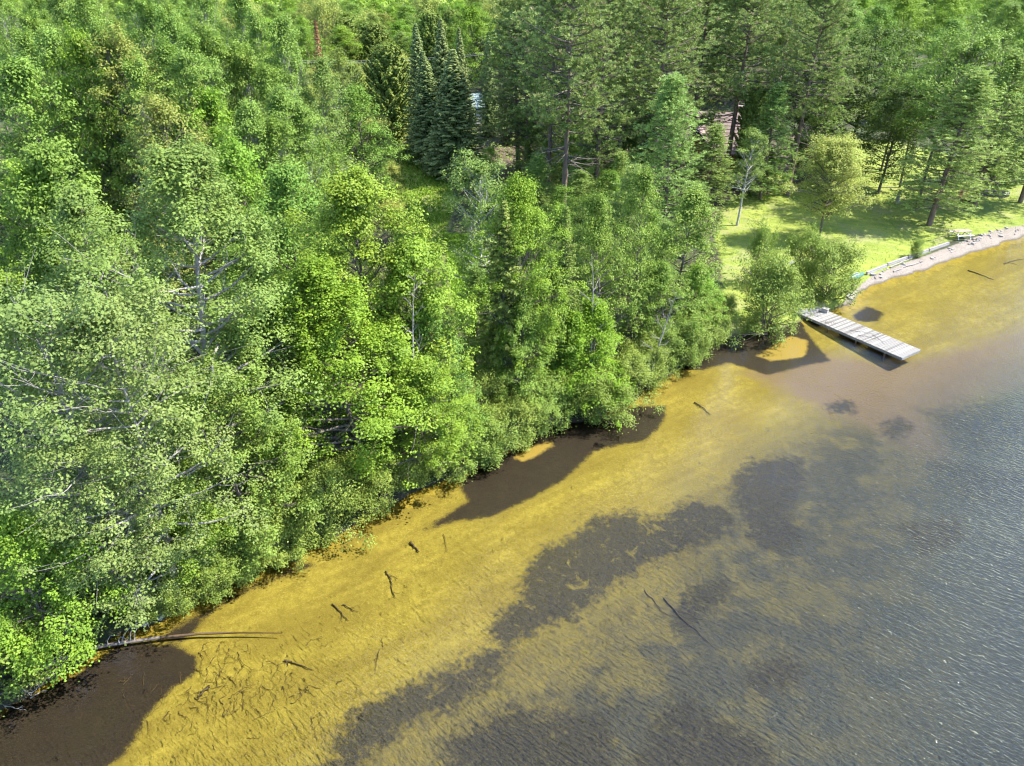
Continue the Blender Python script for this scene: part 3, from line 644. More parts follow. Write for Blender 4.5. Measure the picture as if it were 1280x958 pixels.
# trees whose foot is seen (kind, px, py of the foot, height, radius, label, name)
B = [
 ('spruce', 530, 200, 16.0, 2.6, 'dark spruce at the left end of the spruce group', 'spruce_tree'),
 ('spruce', 556, 207, 16.8, 2.9, 'tallest blue-green spruce in the middle of the spruce group', 'spruce_tree'),
 ('spruce', 569, 226, 14.6, 3.9, 'wide blue-green spruce standing in front of the spruce group by the grass strip', 'spruce_tree'),
 ('spruce', 580, 200, 15.6, 2.1, 'narrow spruce just left of the teal shed', 'spruce_tree'),
 ('spruce', 612, 176, 13.6, 1.7, 'narrow dark spruce just right of the teal shed', 'spruce_tree'),
 ('spruce', 640, 185, 15.0, 2.2, 'spruce tip poking out left of the tall pines', 'spruce_tree'),
 ('spruce', 540, 212, 13.6, 3.0, 'dark spruce at the left front of the spruce group beside the scrub', 'spruce_tree'),
 ('willowy', 1024, 297, 9.2, 3.1, 'small round willow-like tree standing alone in the middle of the lawn', 'broadleaf_tree'),
 ('birch', 921, 281, 9.6, 1.9, 'leaning pale-trunked tree with thin leaves at the left side of the lawn', 'birch_tree'),
 ('lime', 958, 247, 5.6, 2.0, 'small lime green tree behind the lawn beside the pine trunk', 'broadleaf_tree'),
 ('soft', 884, 262, 9.0, 2.6, 'low bushy pine hiding the foot of the brown cabin', 'pine_tree'),
 ('soft', 1162, 279, 15.4, 4.0, 'feathery pine on the lawn above the picnic table', 'pine_tree'),
 ('park', 1146, 258, 16.5, 5.0, 'large bright maple-like tree directly behind the lawn pine', 'broadleaf_tree'),
 ('park', 1125, 233, 12.0, 3.4, 'green tree left of the large bright one, behind the small stump', 'broadleaf_tree'),
 ('park', 1101, 215, 11.0, 3.4, 'green tree with a black leaning trunk at the back of the lawn', 'broadleaf_tree'),
 ('soft', 1218, 258, 16.5, 3.6, 'grey-green pine beside the orange lawn chair', 'pine_tree'),
 ('soft', 1276, 250, 17.5, 4.0, 'dark feathery pine cut by the right border', 'pine_tree'),
 ('spruce', 1250, 225, 15.5, 3.2, 'dark spruce behind the covered boat at the right', 'spruce_tree'),
 ('pine', 703, 300, 25.0, 4.1, 'tall red-barked pine with dead lower limbs, nearest of the grove', 'pine_tree'),
 ('pine', 812, 262, 25.0, 4.4, 'tall pine with a long bare sunlit trunk left of the feathery pine', 'pine_tree'),
 ('pine', 658, 226, 21.0, 4.0, 'wide pine at the left border of the grove, next to the teal shed', 'pine_tree'),
 ('pine', 768, 235, 24.0, 5.2, 'tall pine between the two red-barked trunks', 'pine_tree'),
 ('pine', 728, 222, 24.0, 5.4, 'tall pine behind the nearest red-barked pine', 'pine_tree'),
 ('pine', 684, 262, 23.0, 3.8, 'slim pine close behind the left side of the nearest red-barked pine', 'pine_tree'),
 ('pine', 742, 272, 23.5, 3.8, 'slim pine between the nearest pine and the bare sunlit trunk', 'pine_tree'),
 ('pine', 648, 216, 20.0, 3.8, 'pine just right of the teal shed behind the wide border pine', 'pine_tree'),
 ('soft', 662, 222, 7.0, 2.4, 'low bushy pine at the foot of the border pines', 'pine_tree'),
 ('pine', 905, 232, 22.5, 4.2, 'tall dark pine standing in front of the cabin roof', 'pine_tree'),
 ('pine', 984, 244, 22.5, 3.6, 'tall pine with a mulched trunk at the back of the lawn', 'pine_tree'),
 ('pine', 860, 226, 23.0, 4.2, 'tall pine just left of the cabin', 'pine_tree'),
 ('soft', 1010, 236, 16.0, 2.6, 'slender dark pine right of the mulched trunk, before the ochre shed', 'pine_tree'),
 ('soft', 950, 250, 12.5, 2.6, 'bushy pine at the left of the mulched trunk', 'pine_tree'),
]
for r in B: tree(r[0], r[1], r[2], r[3], r[4], r[5], name=r[6], by='base')
# the tall left stand
rs = np.random.RandomState(3)
for px, py, H in [(30, 12, 21), (72, -18, 22), (118, 2, 21.5), (160, -30, 22), (198, 6, 21), (228, 12, 21), (262, 22, 20.5), (292, -14, 22), (322, 12, 20.5), (350, 38, 19), (18, 40, 20), (112, 66, 19), (180, 60, 19), (230, 62, 19.5), (268, 70, 18.5), (300, 60, 19), (335, 80, 18), (366, 110, 16.5), (300, 120, 17), (345, 150, 15.5), (384, 160, 13.5), (0, -30, 22), (245, -35, 23), (205, -40, 23), (50, 30, 20.5), (95, -10, 22), (140, 25, 21), (178, -8, 22), (246, 40, 20), (282, 40, 20), (312, 45, 19.5), (338, 20, 20.5), (215, 50, 20), (150, 70, 19.5), (376, 130, 15.5), (325, 110, 17)]:
    tree('poplar', px, py, H, 2.0+.5*rs.rand(), 'tall narrow poplar standing in the dense stand at the upper left', G_POP, 'poplar_tree')
# hidden depth of the wood behind the front rows, thinner towards the back
def scatter(n, poly, gap, seed, avoid=None):
    r = np.random.RandomState(seed); out = []; lo, hi = poly.min(0), poly.max(0); k = 0
    while len(out) < n and k < 40000:
        k += 1; p = lo+(hi-lo)*r.rand(2)
        if not inside(p[:1], p[1:], poly)[0]: continue
        if any((p[0]-q[0])**2+(p[1]-q[1])**2 < gap*gap for q in out): continue
        out.append(p)
    return out
def k_ok(p): return any(sdist(p[:1], p[1:], m)[0] > -2.0 for m in MEAD+[LAWN])
placed = [np.array(o.location[:2]) for o in COL.objects if o.get('category') == 'tree']
def fill(n, P, gap, seed, kinds, Hs, Rs, label, group, names=None, clear=3.0):
    r = np.random.RandomState(seed)
    for p in scatter(n, P, gap, seed):
        if min(np.hypot(*(p-q)) for q in placed) < clear: continue
        if k_ok(p): continue
        k = kinds[r.randint(len(kinds))]; i = _cnt.get(k, 0); _cnt[k] = i+1; pr = K[k][i % len(K[k])]
        nm = {'spruce': 'spruce_tree', 'cedar': 'cedar_tree', 'pine': 'pine_tree', 'soft': 'pine_tree', 'poplar': 'poplar_tree', 'willow': 'willow_shrub'}.get(k, 'broadleaf_tree')
        plant(nm, pr, p[0], p[1], Hs[0]+(Hs[1]-Hs[0])*r.rand(), Rs[0]+(Rs[1]-Rs[0])*r.rand(), label.replace('KIND', {'spruce_tree': 'spruce', 'cedar_tree': 'cedar', 'pine_tree': 'pine', 'poplar_tree': 'poplar', 'willow_shrub': 'willow scrub bush'}.get(nm, 'leafy tree')), group, parts=False if k != 'willow' else True, cat='shrub' if k == 'willow' else 'tree')
        placed.append(p)
W1 = np.array([at(-40, 560), at(-60, 240), at(60, 200), at(330, 215), at(370, 300), at(300, 470)])
fill(26, W1, 4.6, 5, ['mid', 'dark', 'mid', 'greyleaf'], (8, 12), (2.4, 3.2), 'KIND in the shade between the front crowns of the left wood', 'understorey trees of the left wood')
W2 = np.array([at(-120, 240), at(-120, 62), at(240, 62), at(310, 130), at(345, 215), at(360, 300), at(330, 215), at(60, 200)])
fill(90, W2, 4.8, 6, ['mid', 'poplar', 'poplar', 'greyleaf'], (13, 17.5), (2.2, 2.9), 'KIND deep in the left wood behind the front crowns', 'trees deep in the left wood')
W3 = np.array([at(402, 205), at(395, 128), at(520, 122), at(520, 150), at(500, 195), at(470, 215)])
fill(46, W3, 3.4, 7, ['willow'], (3.6, 5.6), (2.4, 3.4), 'pale rounded KIND in the open scrub between the left stand and the spruces', 'willow scrub bushes', clear=1)
W4 = np.array([at(330, 118), at(300, 92), at(655, 92), at(655, 118)])
fill(34, W4, 4.5, 8, ['maple', 'greyleaf', 'mid', 'cedar', 'mid', 'willow'], (8.5, 12.5), (2.8, 3.8), 'KIND in the far wood beyond the power lines', 'trees beyond the power lines')
W5 = np.array([at(250, 92), at(240, 58), at(680, 58), at(670, 92)])
fill(130, W5, 5.0, 9, ['maple', 'mid', 'greyleaf', 'willow', 'maple', 'greyleaf', 'olive'], (7, 11.5), (2.8, 4.2), 'KIND in the distant wood at the top edge', 'trees of the distant wood')
W6 = np.array([at(1010, 160), at(1010, 60), at(1420, 60), at(1420, 178), at(1290, 178), at(1150, 162)])
fill(44, W6, 6.6, 10, ['maple', 'mid', 'maple', 'mid', 'poplar'], (14, 17), (4.0, 5.2), 'KIND in the tall wood behind the lawn at the upper right', 'trees behind the lawn', clear=4.5)
W7 = np.array([at(670, 205), at(640, 100), at(1010, 70), at(1010, 160), at(920, 150), at(850, 150), at(850, 205)])
fill(60, W7, 4.8, 11, ['pine', 'mid', 'soft', 'dark'], (12, 20), (3.4, 4.4), 'KIND at the back of the pine grove', 'trees at the back of the grove', clear=4)
W8 = np.array([at(575, 330), at(600, 260), at(700, 310), at(740, 335), at(840, 300), at(890, 340), at(820, 420), at(700, 470), at(600, 520)])
fill(22, W8, 3.4, 12, ['mid', 'soft', 'dark', 'mid'], (5, 8), (1.5, 2.2), 'KIND in the understorey between the shore wood and the pine grove', 'understorey trees by the grove', clear=1.6)
W9 = np.array([at(672, 245), at(690, 215), at(850, 215), at(850, 262), at(800, 300), at(720, 330), at(660, 300)])
fill(26, W9, 3.0, 13, ['mid', 'soft', 'dark', 'soft'], (4, 8), (1.6, 2.4), 'KIND of the low growth between the trunks of the pine grove', 'low growth in the pine grove', clear=1.6)
# far woods that read as one mass
def far_mass():
    r = np.random.RandomState(77); P = np.array([at(-150, 57), at(-150, 15), at(1500, 15), at(1500, 57)]); Cs, Ns, Ss, Ts = [], [], [], []
    for p in scatter(760, P, 6.5, 78):
        H = 9+5*r.rand(); R = 3+1.6*r.rand(); n = 150; D = r.normal(size=(n, 3)); D /= np.linalg.norm(D, axis=1)[:, None]; D[:, 2] = np.abs(D[:, 2])
        lob = 1+.22*np.sin(3*np.arctan2(D[:, 1], D[:, 0])+r.rand()*6)+.25*r.normal(size=n)
        z0 = gz(*p); base = r.rand(); c = D*np.stack([R*lob, R*lob, H*.62*(.8+.3*r.rand(n))], -1)+[p[0], p[1], z0+H*.38]
        Cs.append(c); Ns.append(D+[0, 0, .5]+r.normal(size=(n, 3))*.45); Ss.append(.95*(.7+.6*r.rand(n))); Ts.append(np.clip(.8*base+.3*r.rand(n), 0, 1))
    me = leaves('distant_woods', np.concatenate(Cs), np.concatenate(Ns), np.concatenate(Ss), np.concatenate(Ts), LF['maple'], .7, None, r)
    tag(link('distant_woods', me), 'unbroken mass of treetops beyond the last separate trees', None, None, 'stuff')
far_mass()
# ---------------------------------------------------------------- dead trees
for px, py, H, R, lab, by in [(738, 496, 9.8, 2.0, 'white forked dead tree beneath the narrow bright tree', 'base'), (812, 474, 7.4, 1.7, 'grey leafless dead tree right of the broad yellow-green conifer', 'base'),
                              (545, 580, 7.0, 2.2, 'silver leafless dead tree right of the brightest waterside tree', 'base'), (520, 588, 12.0, 2.4, 'grey dead limbs poking through the olive-yellow tree', 'base'),
                              (560, 545, 3.2, 1.8, 'silver tangle of dead branches above the shore shrubs', 'base'), (190, 500, 12.5, 2.2, 'bare forked grey tree standing within the tall grey-green crown', 'base'), (345, 660, 3.5, 1.6, 'bare grey branches at the foot of the left bank beside the shallows', 'base')]:
    tree('snag', px, py, H, R, lab, name='dead_tree', by=by)
# ---------------------------------------------------------------- shrubs of the shore
SB = [(958, 404, 5.3, 2.3, 'large round shrub on the left side of the dock'), (1034, 368, 4.3, 2.25, 'large round grey-green shrub behind the landward end of the dock'), (1000, 352, 4.2, 1.4, 'small shrub wedged between the two large round shrubs'),
      (946, 352, 4.4, 1.0, 'upright young shrub poking above the left round shrub'), (1145, 317, 1.5, .55, 'lone small sapling on the lawn edge above the beach'),
      (1075, 238, 0, 0, '')]
for px, py, H, R, lab in SB[:-1]: tree('shrub', px, py, H, R, lab, name='shrub', by='base', cat='shrub')
for i, (px, py, H, R) in enumerate([(-10, 850, 3, 2), (10, 790, 2.2, 1.3), (55, 768, 2.0, 1.2), (98, 748, 2.0, 1.2), (140, 728, 2.0, 1.2), (190, 722, 2.2, 1.2), (240, 700, 2.8, 1.4), (282, 692, 2.4, 1.4), (322, 688, 2.4, 1.3), (362, 668, 3.2, 1.7), (402, 655, 3.4, 1.7),
        (436, 630, 3.0, 1.5), (480, 612, 2.6, 1.4), (575, 572, 2.6, 1.6), (606, 560, 2.8, 1.6), (636, 545, 2.8, 1.5), (662, 528, 2.8, 1.5), (600, 530, 3.4, 1.5), (640, 510, 3.4, 1.5), (690, 515, 2.6, 1.5), (722, 506, 2.8, 1.6), (752, 506, 2.8, 1.7), (780, 488, 2.8, 1.6), (706, 488, 3.0, 1.5),
        (806, 468, 2.8, 1.5), (830, 452, 3.0, 1.6), (856, 442, 3.0, 1.7), (876, 430, 3.2, 1.7), (520, 590, 2.4, 1.2), (548, 580, 2.4, 1.3), (900, 400, 2.2, 1.1), (218, 744, 1.9, 1.1), (262, 724, 2.0, 1.2), (176, 752, 1.8, 1.0), (300, 702, 2.0, 1.2), (350, 684, 2.2, 1.3), (310, 640, 3.2, 1.7), (250, 660, 3.4, 1.8)]):
    tree('shrub', px, py, H, R, 'leafy round shrub overhanging the waterline along the wooded bank', 'shrubs lining the wooded bank', 'shrub', 'base', cat='shrub')
for px, py, H, R in [(492, 236, 2.2, 1.4), (488, 262, 2.2, 1.5), (490, 285, 2.2, 1.5), (488, 212, 2.6, 1.5)]:
    tree('willow', px, py, H, R, 'pale bush at the border of the narrow grass strip left of the spruces', 'bushes along the grass strip', 'willow_shrub', 'base', cat='shrub')

number(G_POP, 'among the tall narrow poplars of the dense upper left stand')
number('shrubs lining the wooded bank', 'among the leafy round shrubs overhanging the wooded bank')
number('trees behind the lawn', 'among the leafy trees of the tall wood behind the lawn')
number('trees at the back of the grove', 'among the trees at the back of the pine grove')
number('trees deep in the left wood', 'among the half hidden trees deep in the left wood')
number('understorey trees of the left wood', 'among the shaded trees between the front crowns at the left')
number('understorey trees by the grove', 'among the low trees between shore wood and pine grove')
number('low growth in the pine grove', 'among the low trees between the pine trunks')
number('trees beyond the power lines', 'among the trees just beyond the power lines')
number('willow scrub bushes', 'among the pale bushes of the open scrub left of the spruces')
number('bushes along the grass strip', 'among the pale bushes edging the narrow grass strip')
# ---------------------------------------------------------------- undergrowth and grass (uncountable)
def cover(name, P, n, size, hmax, mat, label, seed, blade=False, edge=0, notin=None):
    r = np.random.RandomState(seed); lo, hi = P.min(0), P.max(0); q = lo+(hi-lo)*r.rand(n*4, 2); ok = inside(q[:, 0], q[:, 1], P)
    for L_ in (notin or []): ok &= ~inside(q[:, 0], q[:, 1], L_)
    q = q[ok][:n]; z, s = height(q[:, 0], q[:, 1]); cl = fbm(q[:, 0]*.5, q[:, 1]*.5, 3, seed); ok = (s < -.1)
    if edge: ok &= (cl > edge)
    q, z, cl = q[ok], z[ok], cl[ok]; n = len(q); h = hmax*r.rand(n)*np.clip(cl*1.6-.2, .1, 1.2)
    C = np.stack([q[:, 0], q[:, 1], z+h], -1); N = np.stack([r.normal(size=n)*.5, r.normal(size=n)*.5, np.ones(n)], -1)
    D = None
    if blade: D = np.stack([r.normal(size=n)*.5, r.normal(size=n)*.5, np.ones(n)], -1); N = r.normal(size=(n, 3))
    me = leaves(name, C, N, size*(.6+.8*r.rand(n)), r.rand(n), mat, .5 if not blade else .3, D, r)
    return tag(link(name, me), label, None, None, 'stuff')
WOOD = np.vstack([SHP[1:19], [at(905, 440)], [at(905, 250)], [at(600, 190)], [at(480, 150)], [at(300, 150)], [at(-100, 200)]])
cover('undergrowth', WOOD, 48000, .30, 1.1, LF['shrub'], 'knee-high leafy undergrowth on the floor of the shore wood', 31, edge=.36, notin=MEAD)
cover('lawn_grass', LAWN, 26000, .13, .05, LF['maple'], 'short uneven grass of the lawn', 32, True)
for m, s in zip(MEAD, (33, 34, 35)): cover('meadow_grass', m, 9000, .42, .25, LF['maple'], ['tall grass of the strip left of the spruces', 'tall grass patch beyond the scrub', 'tall grass under the slim birch'][s-33], s, True)

# ---------------------------------------------------------------- dock
pale = plain('weathered_dock_wood', (.29, .275, .245), (.185, .17, .15), 3, .85, .4, (.5, 3, 1))
palegr = plain('grey_dock_frame', (.30, .29, .27), (.18, .17, .16), 3, .85, .4)
dz = .34
A, Bq, Dq = at(1127.5, 447.5, dz), at(1150.5, 435.5, dz), at(1001, 393, dz)
ax = (A-Dq)/np.linalg.norm(A-Dq); Wd = 2.35; Ld = np.linalg.norm(A-Dq)+1.2
org = A-ax*Ld
ang = math.atan2(ax[1], ax[0])
dock = thing('dock', 'weathered white-grey plank dock reaching out from the round shrubs into the lake', 'dock', (org[0], org[1], 0), ang)
r = np.random.RandomState(4); pw = .142; npl = int(Ld/pw)
pm = [MB().box((0, 0, 0), (pw-.022-.006*k, Wd-.01*k, .035)).mesh('plank', m_) for k, m_ in enumerate((pale, plain('pale_plank', (.35, .335, .30), (.24, .225, .20), 3, .85, .4, (.5, 3, 1)), plain('grey_plank', (.21, .195, .17), (.13, .118, .10), 3, .85, .4, (.5, 3, 1))))]
for i in range(npl):
    k = r.choice(3, p=[.45, .4, .15])
    o = link('plank', pm[k], dock, (pw*(i+.5), Wd/2+.012*r.normal(), dz-.018+.004*r.normal()), (0, 0, .006*r.normal()))
for y in (.05, Wd-.05):
    MB().box((Ld/2, y, dz-.13), (Ld, .06, .18)).build('side_beam', palegr, dock)
for x in (.0, Ld-.0):
    MB().box((x, Wd/2, dz-.12), (.05, Wd-.02, .20)).build('end_beam', palegr, dock)
for k in range(1, 4):
    MB().box((Ld*k/4, Wd/2, dz+.008), (.05, Wd-.05, .018)).build('joint_strip', M['deadwood'], dock)
for x in (.12, .37, .62, .86):
    for y in (.16, Wd-.16):
        zb = gz(*(org+ax*Ld*x))
        MB().box((Ld*x, y, (dz-.06-2.6)/2), (.10, .10, dz-.06+2.6)).build('post', palegr, dock)
for k, x in enumerate((.20, .55, .80)):
    MB().box((Ld*x, Wd/2, .06), (1.7, Wd-.4, .30)).build('float', plain('dark_float', (.05, .05, .05)), dock)
# a box and a few fallen sticks on the dock
bp = org+ax*2.0+np.array([-ax[1], ax[0]])*(Wd-.35)
bx = thing('storage_box', 'small grey box at the landward end of the dock', 'box', (bp[0], bp[1], dz+.002), ang+.3)
g1 = plain('grey_box', (.42, .38, .34), (.3, .27, .24)); MB().box((0, 0, .14), (.50, .36, .28), taper=.96).build('body', g1, bx, bevel=.02); MB().box((0, 0, .30), (.55, .41, .045)).build('lid', plain('box_lid', (.38, .35, .31)), bx, bevel=.015)
def stick(name, pts, r0, mat, label, group=None, cat='stick', sides=5, taper=.3, twigs=0, seed=0):
    r = np.random.RandomState(seed+5); P = np.array(pts, float); c = P[0].copy()
    # smooth the way through the points
    tt = np.linspace(0, len(P)-1, 4*len(P)); Q = np.stack([np.interp(tt, range(len(P)), P[:, k]) for k in range(3)], -1)
    Q[1:-1] += r.normal(size=(len(Q)-2, 3))*[.03, .03, .01]
    Q -= c; root = thing(name, label, cat, tuple(c), 0, group)
    Vt, Ft = tubes([(Q, np.linspace(r0, r0*taper, len(Q)))], sides); link('stem', npmesh('stem', Vt, Ft, mat, True), root)
    for k in range(twigs):
        b = Q[r.randint(1, len(Q)-1)]; d = (Q[-1]-Q[0]); d /= np.linalg.norm(d); a = r.choice([-1, 1])*(.5+.6*r.rand())
        dd = np.array([d[0]*cos(a)-d[1]*sin(a), d[0]*sin(a)+d[1]*cos(a), .15*r.rand()]); L = np.linalg.norm(Q[-1]-Q[0])*(.15+.25*r.rand())
        Vt, Ft = tubes([(curve(b, dd, L, 4, r, 0, .35), np.linspace(r0*.5, r0*.15, 5))], 4); link('twig', npmesh('twig', Vt, Ft, mat, True), root)
    return root
nrm_ = np.array([-ax[1], ax[0]])
for k, (a, b, c, d) in enumerate([(.52, .7, .66, 1.7), (.60, .5, .72, 1.1), (.66, 1.5, .80, .9)]):
    p, q = org+ax*Ld*a+nrm_*b, org+ax*Ld*c+nrm_*d
    stick('stick', [(*p, dz+.02), (*((p+q)/2+.05), dz+.03), (*q, dz+.02)], .018, M['bark'], ['longest dark stick lying across the dock planks', 'short stick in the middle of the dock', 'dark stick lying nearest the lake end of the dock'][k], twigs=1, seed=k)
p = org+ax*Ld*.34+nrm_*.45
C = np.array([[*(p+r.normal(size=2)*[.45, .16]), dz+.012] for _ in range(60)]); me = leaves('leaf_litter', C, np.tile([0, 0, 1.], (60, 1))+r.normal(size=(60, 3))*.2, .09*(.6+.8*r.rand(60)), r.rand(60), M['bark'], .6, None, r)
tag(link('leaf_litter', me), 'dark scatter of dead leaves on the dock near its landward third', None, None, 'stuff')

# ---------------------------------------------------------------- picnic table by the beach
tb = at(1202, 292, .9); tz = gz(*tb)
woodt = plain('weathered_table_top', (.50, .37, .27), (.33, .24, .17), 5, .8, .3, (.4, 3, 1)); wht = plain('white_table_legs', (.72, .70, .66), (.5, .48, .45))
tbl = thing('picnic_table', 'small picnic table with tan top and white legs at the lawn edge above the beach', 'picnic table', (tb[0], tb[1], tz), radians(8))
for k in range(5): MB().box((0, -.30+.15*k, .74), (1.75, .14, .035)).build('top_plank', woodt, tbl)
for s in (-1, 1):
    for k in (0, 1): MB().box((0, s*(.62+.13*k), .44), (1.75, .12, .035)).build('bench_plank', wht, tbl)
    MB().box((s*.62, 0, .40), (.07, 1.55, .06)).build('cross_beam', wht, tbl)
    MB().box((s*.62, 0, .70), (.07, .72, .05)).build('cross_beam', wht, tbl)
    for q in (-1, 1): MB().bar((s*.655, q*.26, .69), (s*.655, q*.68, 0), .09, .05).build('leg', wht, tbl)

# ---------------------------------------------------------------- objects on the lawn
stn = plain('stump_wood', (.30, .22, .15), (.12, .09, .07), 6)
p = at(1122, 249, 1.0); st = thing('stump', 'knee-high grey stump with a bird-like top on the lawn, left of the pine', 'stump', (*p, gz(*p)))
Vt, Ft = tubes([(np.array([[0, 0, -.1], [.02, 0, .25], [0, .02, .5], [.02, 0, .72]]), np.array([.30, .22, .19, .20]))], 9); link('trunk', npmesh('trunk', Vt, Ft, M['bark_pale'], True), st)
Vt, Ft = tubes([(np.array([[0, 0, .70], [0, 0, .95], [.08, 0, 1.2], [.2, 0, 1.38], [.3, 0, 1.40]]), np.array([.13, .20, .17, .11, .02]))], 8); link('carved_top', npmesh('carved_top', Vt, Ft, stn, True), st)
p = at(1205, 243, 1.2); org_m = plain('orange_plastic', (.62, .16, .05), (.45, .11, .04), rough=.5)
ch = thing('lawn_chair', 'orange-red low lawn chair standing left of the pine trunk', 'chair', (*p, gz(*p)), .5)
for k in range(5): MB().box((0, -.25+.12*k, .40-.02*k), (.62, .10, .03)).build('seat_slat', org_m, ch)
for k in range(5): MB().box((-.25+.125*k, .34, .72), (.11, .03, .75), rx=-.3).build('back_slat', org_m, ch)
for s in (-1, 1):
    MB().box((s*.38, .02, .60), (.13, .72, .03)).build('armrest', org_m, ch); MB().box((s*.36, -.28, .30), (.05, .09, .60)).build('leg', org_m, ch); MB().bar((s*.33, .35, .55), (s*.33, .55, 0), .05, .09).build('leg', org_m, ch)
p = at(1214, 244, 1.2); c2 = thing('fire_pit', 'dark round fire pit between the orange chair and the pine trunk', 'fire pit', (*p, gz(*p)))
dk = plain('charred_metal', (.06, .045, .04), rough=.7); Vt, Ft = tubes([(np.array([[0, 0, -.05], [0, 0, .3], [0, 0, .32], [0, 0, .1]]), np.array([.5, .52, .45, .40]))], 16); link('bowl', npmesh('bowl', Vt, Ft, dk, True), c2)
for k in range(5): MB().bar((.3*cos(k*1.3), .3*sin(k*1.3), .12), (-.25*cos(k*1.3+.5), -.25*sin(k*1.3+.5), .38), .08).build('log', M['bark'], c2)
# covered boat
p = at(1241, 236, 1.3); bt = thing('rowing_boat', 'dark upturned rowing boat with a black cover under the spruce at the right', 'boat', (*p, gz(*p)), radians(-12))
hullm = plain('dark_hull', (.075, .06, .06), (.04, .035, .035), rough=.5); n = 14; Vv, Ff = [], []
for i in range(n+1):
    x = -1.9+3.8*i/n; w = .70*max(0, 1-abs(x/1.95)**2.6)**.6+.02; h = .5+.12*(x/1.9)**2
    for j in range(9): a = pi*j/8; Vv.append((x, -cos(a)*w, h*sin(a)**.7))
for i in range(n):
    for j in range(8): q = i*9+j; Ff.append((q, q+1, q+10, q+9))
MB().add(Vv, Ff).build('hull', hullm, bt, True); MB().bar((-1.8, 0, .56), (1.8, 0, .56), .06, .06).build('keel', M['deadwood'], bt)
for s in (-1, 1): MB().bar((-1.3, s*.66, .05), (1.3, s*.66, .05), .05, .06).build('gunwale', M['deadwood'], bt)
p = at(1235, 230, 1.3); sp = thing('stacked_chairs', 'dark folded chairs leaning behind the upturned boat', 'chairs', (*p, gz(*p)), .3)
for k in range(3):
    MB().box((k*.14, 0, .55), (.03, .55, .9), ry=.25).build('backrest', dk, sp); MB().bar((k*.14-.1, .25, 0), (k*.14+.1, .25, 1.0), .03).build('frame', M['deadwood'], sp); MB().bar((k*.14-.1, -.25, 0), (k*.14+.1, -.25, 1.0), .03).build('frame', M['deadwood'], sp)
# grey bench and stone slabs, teal canoe end by the shrubs
p = at(986, 331, .8); bn = thing('bench', 'grey plank bench behind the large round shrubs', 'bench', (*p, gz(*p)), radians(38))
for k in range(3): MB().box((0, -.15+.15*k, .42), (1.7, .13, .04)).build('seat_plank', palegr, bn)
for s in (-1, 1): MB().box((s*.65, 0, .20), (.08, .4, .40)).build('leg', palegr, bn)
p = at(1070, 345, .7); cn_ = thing('kayak', 'small teal and white kayak lying at the lawn corner behind the round shrub', 'kayak', (*p, gz(*p)+.02), radians(35)); teal = plain('teal_plastic', (.06, .19, .20), (.04, .14, .15), rough=.4)
Vt, Ft = tubes([(np.array([[x, 0, .16+.02*x*x] for x in np.linspace(-1.3, 1.3, 9)]), np.array([.02, .14, .22, .27, .28, .27, .22, .14, .02]))], 10); link('hull', npmesh('hull', Vt, Ft, teal, True), cn_)
Vt, Ft = tubes([(np.array([[.0+.3*cos(a), .18*sin(a), .44] for a in np.linspace(0, 2*pi, 13)]), np.full(13, .03))], 5); link('cockpit_rim', npmesh('cockpit_rim', Vt, Ft, wht, True), cn_)
stone = plain('pale_stone', (.40, .37, .34), (.25, .23, .21), 4, .9, .5); stone2 = plain('brown_stone', (.33, .26, .22), (.2, .16, .13), 4, .9, .5)
def rockmesh(seed, mat):
    import bmesh
    bm = bmesh.new(); bmesh.ops.create_icosphere(bm, subdivisions=2, radius=1); r = np.random.RandomState(seed); ph = r.rand(6)*6
    for v in bm.verts:
        c = v.co; k = 1+.18*sin(3*c.x+ph[0])+.16*sin(4*c.y+ph[1])+.12*sin(5*c.z+ph[2])+.06*r.normal(); v.co = Vector((c.x*k, c.y*k*.8, c.z*k*.55))
    me = bpy.data.meshes.new('rock'); bm.to_mesh(me); bm.free(); me.materials.append(mat); return me
RK = [rockmesh(s, m_) for s, m_ in ((1, stone), (2, stone), (3, stone2), (4, stone))]
def rock(px, py, s, label, group=None, z=.25, k=None):
    p = at(px, py, z); r = np.random.RandomState(int(px*7+py)); o = link('rock', RK[r.randint(4) if k is None else k], None, (*p, gz(*p)+s*.15), (r.rand()*.3, r.rand()*.3, r.rand()*6)); o.scale = (s, s*(.7+.4*r.rand()), s*(.7+.4*r.rand())); return tag(o, label, 'rock', group)
rr = np.random.RandomState(9)
E1 = [(1058, 366), (1075, 350), (1100, 336), (1140, 322), (1175, 310), (1205, 298), (1228, 290), (1250, 284), (1280, 278)]
for i in range(96):
    u_ = rr.rand()*(len(E1)-1); j = int(u_); f = u_-j; a, b = E1[j], E1[j+1]
    if i % 3 == 0 or j >= 4: rock(a[0]+(b[0]-a[0])*f+rr.normal()*2, a[1]+(b[1]-a[1])*f+3+rr.rand()*8, .10+.16*rr.rand()**2, 'small stone among the rubble along the top of the sandy beach', 'stones along the beach', .4)
for px, py, s, k, lab in [(192, 766, .34, 2, 'brown boulder at the waterline behind the fallen log'), (200, 770, .22, 0, 'pale stone beside the brown boulder behind the fallen log'), (1062, 372, .28, 0, 'pale stone at the corner where the beach meets the round shrub'), (1090, 347, .26, 3, 'pale block at the near end of the timber edging'), (1066, 359, .22, 2, 'brown stone below the teal kayak'), (890, 409, .42, 0, 'flat pale slab in the inlet left of the round shrub'), (897, 404, .40, 3, 'second flat pale slab behind the first in the inlet')]:
    rock(px, py, s, lab, z=.2, k=k)
